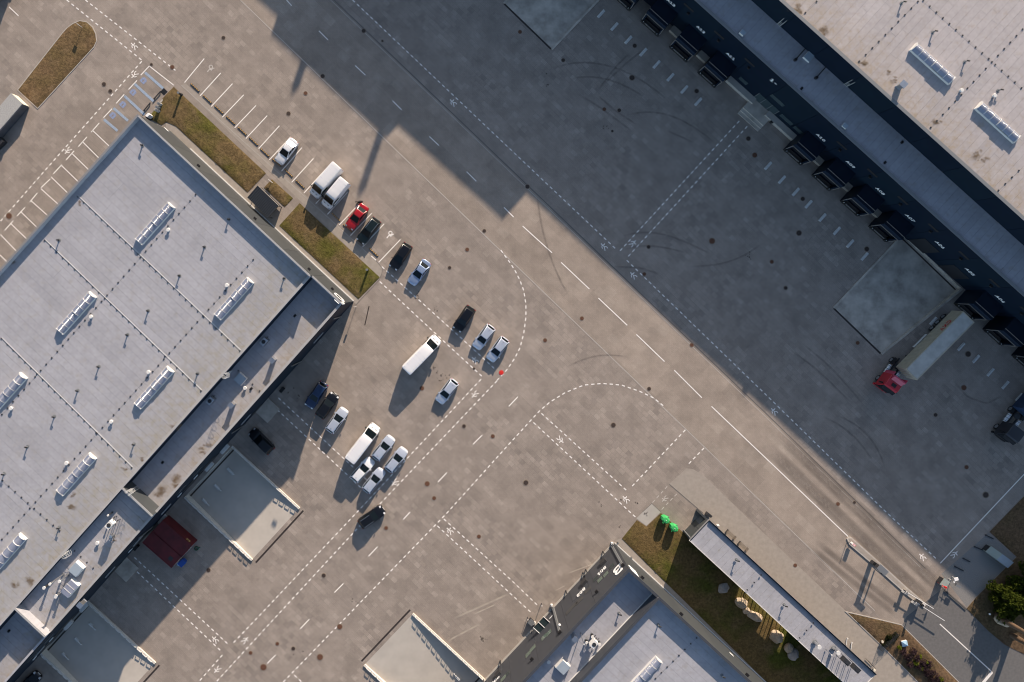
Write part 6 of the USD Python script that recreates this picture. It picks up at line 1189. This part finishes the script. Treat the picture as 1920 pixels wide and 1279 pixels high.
# benches by the gatehouse
for (x, y), l in (((1371.5, 1003), 'upper one of two slatted benches beside the gatehouse'), ((1394.5, 1025), 'lower one of two slatted benches beside the gatehouse')):
    t = thing('bench', l, 'bench', (*P2(x, y, .5), 0), pxang(.74, .67)); 
    for k in range(5): MB().box(-.86, .86, -.26 + k * .108, -.18 + k * .108, .42, .46).build('seat_slat', 'wood', t)
    for k in range(2): MB().box(-.86, .86, -.38, -.345, .58 + k * .16, .69 + k * .16).build('back_slat', 'wood', t)
    for xx in (-.8, .8): MB().box(xx - .04, xx + .04, -.36, .3, 0, .415).build('leg', 'dark_metal', t); MB().box(xx - .03, xx + .03, -.34, .3, .60, .65).build('armrest', 'wood', t)
t = thing('waste_bin', 'small dark double litter bin at the gatehouse corner', 'bin', (*P2(1330.5, 966.5, .9), 0), pxang(.78, .6)); MB().box(-.42, -.02, -.2, .2, 0, .95).build('body', 'dark_metal', t); MB().box(.02, .42, -.2, .2, 0, .95).build('body', 'dark_metal', t)
p = MB().box(0, .4, 0, .16, 0, .3).build('meter_box', 'white_sign'); pp = stage.GetPrimAtPath(p); UsdGeom.Xformable(pp).AddTranslateOp().Set(Gf.Vec3d(*map(float, (*P2(1343, 985.5), 0)))); keys(pp, 'tiny white box at the wall of the gatehouse near the benches', 'box')
for x, y, w in ((1587.5, 1202, 'left'), (1596, 1210, 'right')):
    t = thing('bicycle_stand', f'{w} thin white stand beside the gatehouse', 'stand'); a, b = P2(x, y - 6.5), P2(x - 1.2, y + 7)
    MB().bar((*a, .1), (*b, .1), .07).build('foot_bar', 'white_sign', t); MB().bar((*a, .1), (*a, .5), .05).build('upright', 'white_sign', t)
t = thing('gate', 'open rusty metal gate at the end of the gatehouse', 'gate')
a, b = P2(1622.5, 1234), P2(1634, 1246)
for z in (.15, 1.25): MB().bar((*a, z), (*b, z), .06).build('rail', 'dark_metal', t)
for k in range(6): p = a + (b - a) * k / 5; MB().bar((*p, .1), (*p, 1.3), .04).build('bar', 'dark_metal', t)
# lane island with barrier gear
isl = PG([(1587, 1010), (1591, 1006.5), (1596, 1007), (1640, 1046), (1700, 1101), (1737, 1132), (1731, 1139), (1700, 1116), (1640, 1062), (1592, 1021)])
p = thing('barrier_island', 'long narrow kerbed island between the entrance lanes', 'traffic island'); MB().prism(isl, -.05, .14).build('kerbstone', 'kerb', p); MB().poly(isl.buffer(-.22), .145).build('paving', 'walk_paving', p)
for px, l, h, r, mt in (((1594.5, 1017), 'red and white striped marker post at the tip of the barrier island', 1.2, .14, 'white_sign'),):
    t = thing('marker_post', l, 'post', (*P2(*px), .14), pxang(.7, .65))
    for k in range(6): MB().box(-.28 + k * .1, -.18 + k * .1, -.16, .16, .3, .95).build('stripe', 'signal_red' if k % 2 else 'white_sign', t)
    MB().tube((0, 0, 0), (0, 0, .3), .05, 8).build('post', 'galvanised', t)
t = thing('road_sign', 'thin sign post at the tip of the barrier island casting a long shadow', 'sign', (*P2(1588.5, 1014.5), .14)); MB().tube((0, 0, 0), (0, 0, 1.25), .05, 8).build('post', 'grey_metal', t)
t = thing('entry_terminal', 'grey entry terminal with slanted roof on the barrier island', 'terminal', (*P2(1643, 1060, 1.2), .14), pxang(.735, .678))
MB().box(-.45, .1, -.28, .28, 0, 2.3).build('cabinet', 'dark_metal', t); MB().hexa([(-.5, -.45, 2.35), (1.25, -.45, 2.35), (1.25, .45, 2.35), (-.5, .45, 2.35)], [(-.5, -.45, 2.42), (1.25, -.45, 2.42), (1.25, .45, 2.42), (-.5, .45, 2.42)]).build('roof', 'grey_metal', t); MB().bar((.9, 0, 0), (.9, 0, 2.35), .1).build('post', 'dark_metal', t); MB().box(-.52, -.45, -.2, .2, 1.0, 1.5).build('screen', 'tinted_glass', t)
t = thing('lamp_post', 'tall lamp post beside the entry terminal with the longest shadow', 'lamp', (*P2(1640, 1066), .14)); MB().tube((0, 0, 0), (0, 0, 1.75), .05, 8).build('post', 'grey_metal', t); MB().box(-.12, .12, -.12, .12, 1.75, 1.9).build('head', 'dark_metal', t)
def barrier(label, px, ang, Ln):
    t = thing('barrier', label, 'barrier', (*P2(*px, .8), .14), ang); MB().box(-.25, .25, -.2, .2, 0, 1.0).build('cabinet', 'white_metal', t); MB().box(-.22, .22, -.17, .17, 1.0, 1.05).build('lid', 'grey_metal', t)
    m = MB(); m.bar((-.35, .26, .9), (Ln, .26, .9), .07, .10); m.build('boom', 'white_sign', t); MB().box(-.7, -.3, .18, .34, .78, 1.02).build('counterweight', 'dark_metal', t); MB().tube((0, .19, .9), (0, .3, .9), .1, 12).build('pivot', 'dark_metal', t)
barrier('barrier with short boom pointing at the asphalt, upper one', (1698, 1112), pxang(.85, .53), 4.9); barrier('barrier with long white boom across the asphalt lane, lower one', (1716, 1132), pxang(.84, .54), 5.2)
t = thing('traffic_light', 'signal post between the two barriers', 'traffic light', (*P2(1714, 1124), .14)); MB().tube((0, 0, 0), (0, 0, 2.0), .06, 8).build('post', 'dark_metal', t); MB().box(-.16, .16, -.14, .14, 1.6, 2.2).build('head', 'black', t)
t = thing('card_reader', 'grey double card reader at the end of the barrier island', 'card reader', (*P2(1727.5, 1131, 1), .14), pxang(.735, .678)); MB().box(-.45, -.05, -.2, .2, 0, 1.1).build('cabinet', 'dark_metal', t); MB().box(.05, .4, -.2, .2, 0, 1.2).build('cabinet', 'galvanised', t)
t = thing('traffic_light', 'slim signal post with red head left of the exit terminal', 'traffic light', (*P2(1757, 1091), 0)); MB().tube((0, 0, 0), (0, 0, 2.3), .05, 8).build('post', 'signal_red', t); MB().box(-.12, .12, -.12, .12, 1.9, 2.3).build('head', 'signal_red', t); MB().bar((0, 0, 2.0), (-.6, .1, 2.0), .04).build('arm', 'signal_red', t)
t = thing('exit_terminal', 'pale green terminal cabinet beside the gravel apron', 'terminal', (*P2(1772, 1094, 1.25), 0), pxang(.6, -.8)); MB().box(-.5, .5, -.45, .45, 0, 1.15).build('cabinet', 'dark_metal', t); MB().box(-.62, .62, -.55, .55, 1.15, 1.25).build('roof', 'kiosk_green', t); MB().box(-.2, .2, -.5, -.45, .6, 1.0).build('screen', 'tinted_glass', t)
t = thing('lamp_post', 'white square lamp above the exit terminal', 'lamp', (*P2(1785, 1081), 0)); MB().tube((0, 0, 0), (0, 0, 1.0), .05, 8).build('post', 'galvanised', t); MB().cbox((0, 0), .62, .5, 1.0, 1.08, .3).build('head', 'white_sign', t)
t = thing('camera_post', 'grey camera box on a bar at the edge of the gravel apron', 'camera', (*P2(1796, 1098.5, 1.2), 0), pxang(.85, .52)); MB().tube((-.9, .2, 0), (-.9, .2, 1.25), .05, 8).build('post', 'galvanised', t); MB().box(-.35, .5, -.2, .2, 1.0, 1.25).build('housing', 'grey_metal', t); MB().bar((-1.4, .25, 1.2), (-.3, .1, 1.2), .06).build('bar', 'dark_metal', t); MB().box(-1.0, -.8, .1, .3, 1.25, 1.35).build('cap', 'white_sign', t)
t = thing('swing_barrier', 'thin dark rail along the exit lane', 'rail'); a, b = P2(1770, 1107), P2(1811, 1143)
MB().bar((*a, .12), (*b, .12), .06, .1).build('rail', 'dark_metal', t); MB().bar((*a, 0), (*a, .3), .08).build('post', 'dark_metal', t)
for i, ((x0, y0), (x1, y1)) in enumerate((((1848, 1003), (1862, 1010)), ((1827, 1025), (1842, 1031)), ((1806, 1047), (1818, 1053)), ((1790, 1062), (1806, 1070)))):
    a, b = P2(x0, y0), P2(x1, y1); t = thing('sleeper', f'{("first", "second", "third", "fourth")[i]} dark timber sleeper from the top on the gravel apron', 'sleeper'); MB().bar((*a, .07), (*b, .07), .16, .14).build('beam', 'dark_metal', t); MB().bar((*a, .0), (*a, .2), .2).build('end_block', 'dark_metal', t)
# green kiosk with hipped roof
t = thing('transformer_kiosk', 'pale green kiosk with folded roof on the gravel apron', 'kiosk')
zk = 1.0; kc = [P2(1720 + x / 8, 980 + y / 8, zk) for x, y in ((1030, 435), (1360, 685), (1450, 600), (1110, 355))]   # left, bottom, right, top
kb = [p - (np.mean(kc, 0) - p) * -.06 for p in kc]
MB().hexa([(*p, 0) for p in kb], [(*p, zk - .1) for p in kb]).build('wall', 'kiosk_green', t)
m0, m1 = kc[0] * .55 + kc[1] * .45, kc[3] * .55 + kc[2] * .45
MB().hexa([(*kc[0], zk - .1), (*m0, zk - .1), (*m1, zk - .1), (*kc[3], zk - .1)], [(*kc[0], zk - .04), (*m0, zk + .22), (*m1, zk + .22), (*kc[3], zk - .04)]).build('roof_slope', 'kiosk_green', t)
MB().hexa([(*m0, zk - .1), (*kc[1], zk - .1), (*kc[2], zk - .1), (*m1, zk - .1)], [(*m0, zk + .22), (*kc[1], zk - .04), (*kc[2], zk - .04), (*m1, zk + .22)]).build('roof_slope', 'kiosk_blue', t)
MB().bar((*(kc[0] * .9 + kc[3] * .1 + (kc[0] - kc[1]) * .015), .47), (*(kc[3] * .9 + kc[0] * .1 + (kc[0] - kc[1]) * .015), .47), .06, .8).build('door', 'dark_metal', t)
# planting bed: sign cube, post lamps
t = thing('chamber_cover', 'white square pyramid cover in the planting bed', 'cover', (*P2(1696.5, 1207, .4), .05), pxang(.7, .2) + .5)
MB().box(-.42, .42, -.42, .42, 0, .35).build('box', 'white_metal', t); MB().add([(-.46, -.46, .351), (.46, -.46, .351), (.46, .46, .351), (-.46, .46, .351), (0, 0, .6)], [[0, 1, 4], [1, 2, 4], [2, 3, 4], [3, 0, 4], [2, 1, 0], [3, 2, 0]]).build('lid', 'lid_pale', t)
t = thing('fence', 'low wire fence panel beside the gatehouse path', 'fence'); a, b = P2(1646, 1214), P2(1677, 1184)
for k in (0, .33, .66, 1): p = a + (b - a) * k; MB().bar((*p, 0), (*p, 1.35), .06).build('post', 'dark_metal', t)
for z in np.arange(.15, 1.31, .145): MB().bar((*a, z), (*b, z), .025).build('wire', 'dark_metal', t)
for x, y, w in ((1652, 1201, 'at the fence end'), (1637, 1254, 'at the end of the gatehouse')):
    t = thing('garden_lamp', f'small pale lamp {w}', 'lamp', (*P2(x, y), .05)); MB().tube((0, 0, 0), (0, 0, .35), .12, 12).build('post', 'grey_metal', t); MB().tube((0, 0, .35), (0, 0, .45), .2, 12).build('head', 'panel_cream', t)
t = thing('garden_lamp', 'small white lamp on the brown verge by the pine', 'lamp', (*P2(1850.5, 1148), .05)); MB().tube((0, 0, 0), (0, 0, .5), .06, 10).build('post', 'dark_metal', t); MB().tm(trimesh.creation.icosphere(2, .16), trimesh.transformations.translation_matrix([0, 0, .6])).build('head', 'white_sign', t)
for x, y, w in ((1158, 1017, 'at the corner of the lower warehouse'), (1183, 1045, 'along the wall of the lower warehouse')):
    t = thing('garden_lamp', f'tiny dark ground lamp {w}', 'lamp', (*P2(x, y), .0)); MB().tube((0, 0, 0), (0, 0, .4), .1, 10).build('post', 'dark_metal', t); MB().tube((0, 0, .4), (0, 0, .46), .14, 10).build('head', 'grey_metal', t)

# ---------------------------------------------------------------- boulders, shrubs, trees
def rock(label, px, a, b, h, ang, mt, seed):
    m = trimesh.creation.icosphere(4, 1.0); v = np.array(m.vertices); d = meshkit.fbm(v * 1.15 + seed * 3.1, 3, seed) - .5; d2 = meshkit.fbm(v * 4.0 + seed, 3, seed + 9) - .5
    cut = np.array([np.clip(v @ n - o, 0, None)[:, None] * n for n, o in ((np.array([.3, .5, .81]), .72), (np.array([-.6, .3, .74]), .76), (np.array([.7, -.5, .5]), .74), (np.array([-.2, -.9, .38]), .72), (np.array([.9, .3, .3]), .78))]).sum(0)
    v = (v - cut) * (1 + .45 * d[:, None] + .10 * d2[:, None]); v = v * [a, b, h]; v[:, 2] += h * .55
    p = MB().add(v @ np.array([[math.cos(ang), math.sin(ang), 0], [-math.sin(ang), math.cos(ang), 0], [0, 0, 1]]) + [*P2(*px, h * .6), 0], m.faces).build('boulder', mt, smooth=35); keys(stage.GetPrimAtPath(p), label, 'boulder')
rock('grey boulder in the shade, nearest the lower warehouse', (1357.5, 1104), .95, .8, .75, .3, 'boulder_grey', 1); rock('sunlit boulder at the upper end of the row of three', (1391, 1132), 1.1, .85, .9, -.5, 'boulder', 2); rock('small sunlit boulder in the middle of the row of three', (1400.5, 1146), .65, .6, .7, .2, 'boulder', 3)
rock('broad sunlit boulder at the lower end of the row of three', (1416, 1157), 1.45, .75, .95, -.45, 'boulder', 4); rock('large lone boulder with a dark flank on the lawn', (1457, 1196), 1.15, 1.0, 1.15, -.6, 'boulder', 5); rock('small sunlit boulder beside a grey one near the gatehouse end', (1480, 1216), .8, .75, .8, .4, 'boulder', 6)
rock('grey boulder leaning on a sunlit one near the gatehouse end', (1488.5, 1226.5), .95, .9, .9, 1.0, 'boulder_grey', 7); rock('pinkish boulder under the pine at the right edge', (1883, 1164), 1.5, 1.0, 1.1, -.2, 'boulder', 8)
def leaves(n, centers, radii, size, flat=.6, seed=1):
    r = np.random.default_rng(seed); k = r.integers(0, len(centers), n); d = r.normal(size=(n, 3)); d /= np.linalg.norm(d, axis=1, keepdims=True)
    p = np.array(centers)[k] + d * (np.array(radii)[k] * r.uniform(.55, 1.0, n) ** .6)[:, None] * [1, 1, flat]
    a = r.normal(size=(n, 3)); a /= np.linalg.norm(a, axis=1, keepdims=True); b = np.cross(a, r.normal(size=(n, 3))); b /= np.linalg.norm(b, axis=1, keepdims=True)
    s = size * r.uniform(.6, 1.4, n)[:, None]; v = np.stack([p - a * s, p + b * s * .55, p + a * s, p - b * s * .55], 1).reshape(-1, 3); i = np.arange(n) * 4
    return v, np.c_[i, i + 1, i + 2, i + 3]
def bush(label, px, r, h, mt, n, size, seed, group=None, twigs=True):
    t = thing('shrub', label, 'shrub', (*P2(*px, h * .5), .05), 0, group); rg = np.random.default_rng(seed); cs, rs = [], []
    for _ in range(7): q = rg.uniform(0, 2 * PI); d = rg.uniform(0, .6) * r; cs.append((d * math.cos(q), d * math.sin(q), h * rg.uniform(.35, .75))); rs.append(r * rg.uniform(.35, .6))
    v, f = leaves(n, cs, rs, size, .8, seed); MB().add(v, f).build('foliage', mt, t)
    mb = MB()
    for c in cs: mb.tube((0, 0, 0), (c[0], c[1], c[2]), .025, 5, .01)
    mb.build('stem', 'bark', t); return t
s0 = None
for i, (x, y) in enumerate(((1693, 1222), (1703, 1232), (1712, 1222), (1706, 1246), (1719, 1234), (1733, 1254), (1742, 1245), (1750, 1262), (1740, 1264), (1758, 1272), (1731, 1242), (1722, 1250), (1765, 1280), (1748, 1276))):
    l = 'dark plum bare shrub in the planting bed'
    if s0 is None: s0 = bush(l, (x, y), .75, .8, 'leaf_plum', 260, .10, 11, 'dark plum shrubs in the planting bed')
    else: dup(s0, l, (*P2(x, y, .4), .05), rng.uniform(0, 6))
for i, (x, y, r, w) in enumerate(((1717.5, 1243, .55, 'larger lime shrub in the middle of the planting bed'), (1727.5, 1252, .5, 'lime shrub right below the larger one'), (1725.5, 1230, .38, 'upper small lime shrub in the planting bed'), (1738, 1242, .38, 'right small lime shrub in the planting bed'), (1764, 1273, .45, 'lime shrub at the lower end of the planting bed'), (1685, 1213, .5, 'dull green shrub beside the white pyramid cover'))):
    bush(w, (x, y), r, .7, 'leaf_lime', 260, .085, 30 + i)
for i, (x, y, w) in enumerate(((1668, 1196, 'dark evergreen shrub behind the wire fence'), (1679, 1193, 'dark evergreen shrub in the upper planting bed'), (1662, 1208, 'thin dark shrub at the path edge'))): bush(w, (x, y), .8, .75, 'leaf_dark', 420, .09, 50 + i)
def pine(label, px, h, cr, cb, n, seed, lean=(0, 0), size=.17):
    base = P2(*px); t = thing('pine_tree', label, 'tree', (*base, 0)); rg = np.random.default_rng(seed); mb = MB(); top = np.array([lean[0], lean[1], h * .96])
    prev = np.zeros(3)
    for k in range(1, 7): q = top * k / 6 + np.array([*rg.normal(0, .05, 2), 0]); mb.tube(prev, q, .26 * (1 - (k - 1) / 7.5) * h / 9, 9, .26 * (1 - k / 7.5) * h / 9); prev = q
    mb.build('trunk', 'bark', t, smooth=40)
    br = MB(); cs, rs = [], []
    for k in range(42):
        f = rg.uniform(cb, .98); q = rg.uniform(0, 2 * PI); L_ = cr * (1.08 - f * .72) * rg.uniform(.55, 1.1) / (1.08 - cb * .72); o = top * f; e = o + np.array([math.cos(q) * L_, math.sin(q) * L_, rg.uniform(-.05, .35) * L_])
        br.tube(o, e, .05, 5, .015)
        for m in (.55, .8, 1.0): cs.append(o + (e - o) * m + rg.normal(0, .1, 3)); rs.append(cr * rg.uniform(.13, .24))
    br.build('limb', 'bark', t); v, f = leaves(n, cs, rs, size, .75, seed); MB().add(v, f).build('crown', 'needles', t); return t
pine('bushy pine over the boulder at the right edge', (1879, 1118), 4.4, 3.7, .10, 6500, 3, size=.2); pine('young pine at the right edge above the bushy one', (1912, 1078), 4.6, 3.0, .15, 5500, 4, size=.2)
pine('tall pine whose trunk shadow crosses the asphalt, left one', (1867, 1152), 16.5, 2.2, .72, 6000, 5, size=.2); pine('tall pine whose trunk shadow crosses the asphalt, right one', (1896, 1190), 16.0, 2.2, .72, 6000, 6, size=.2)
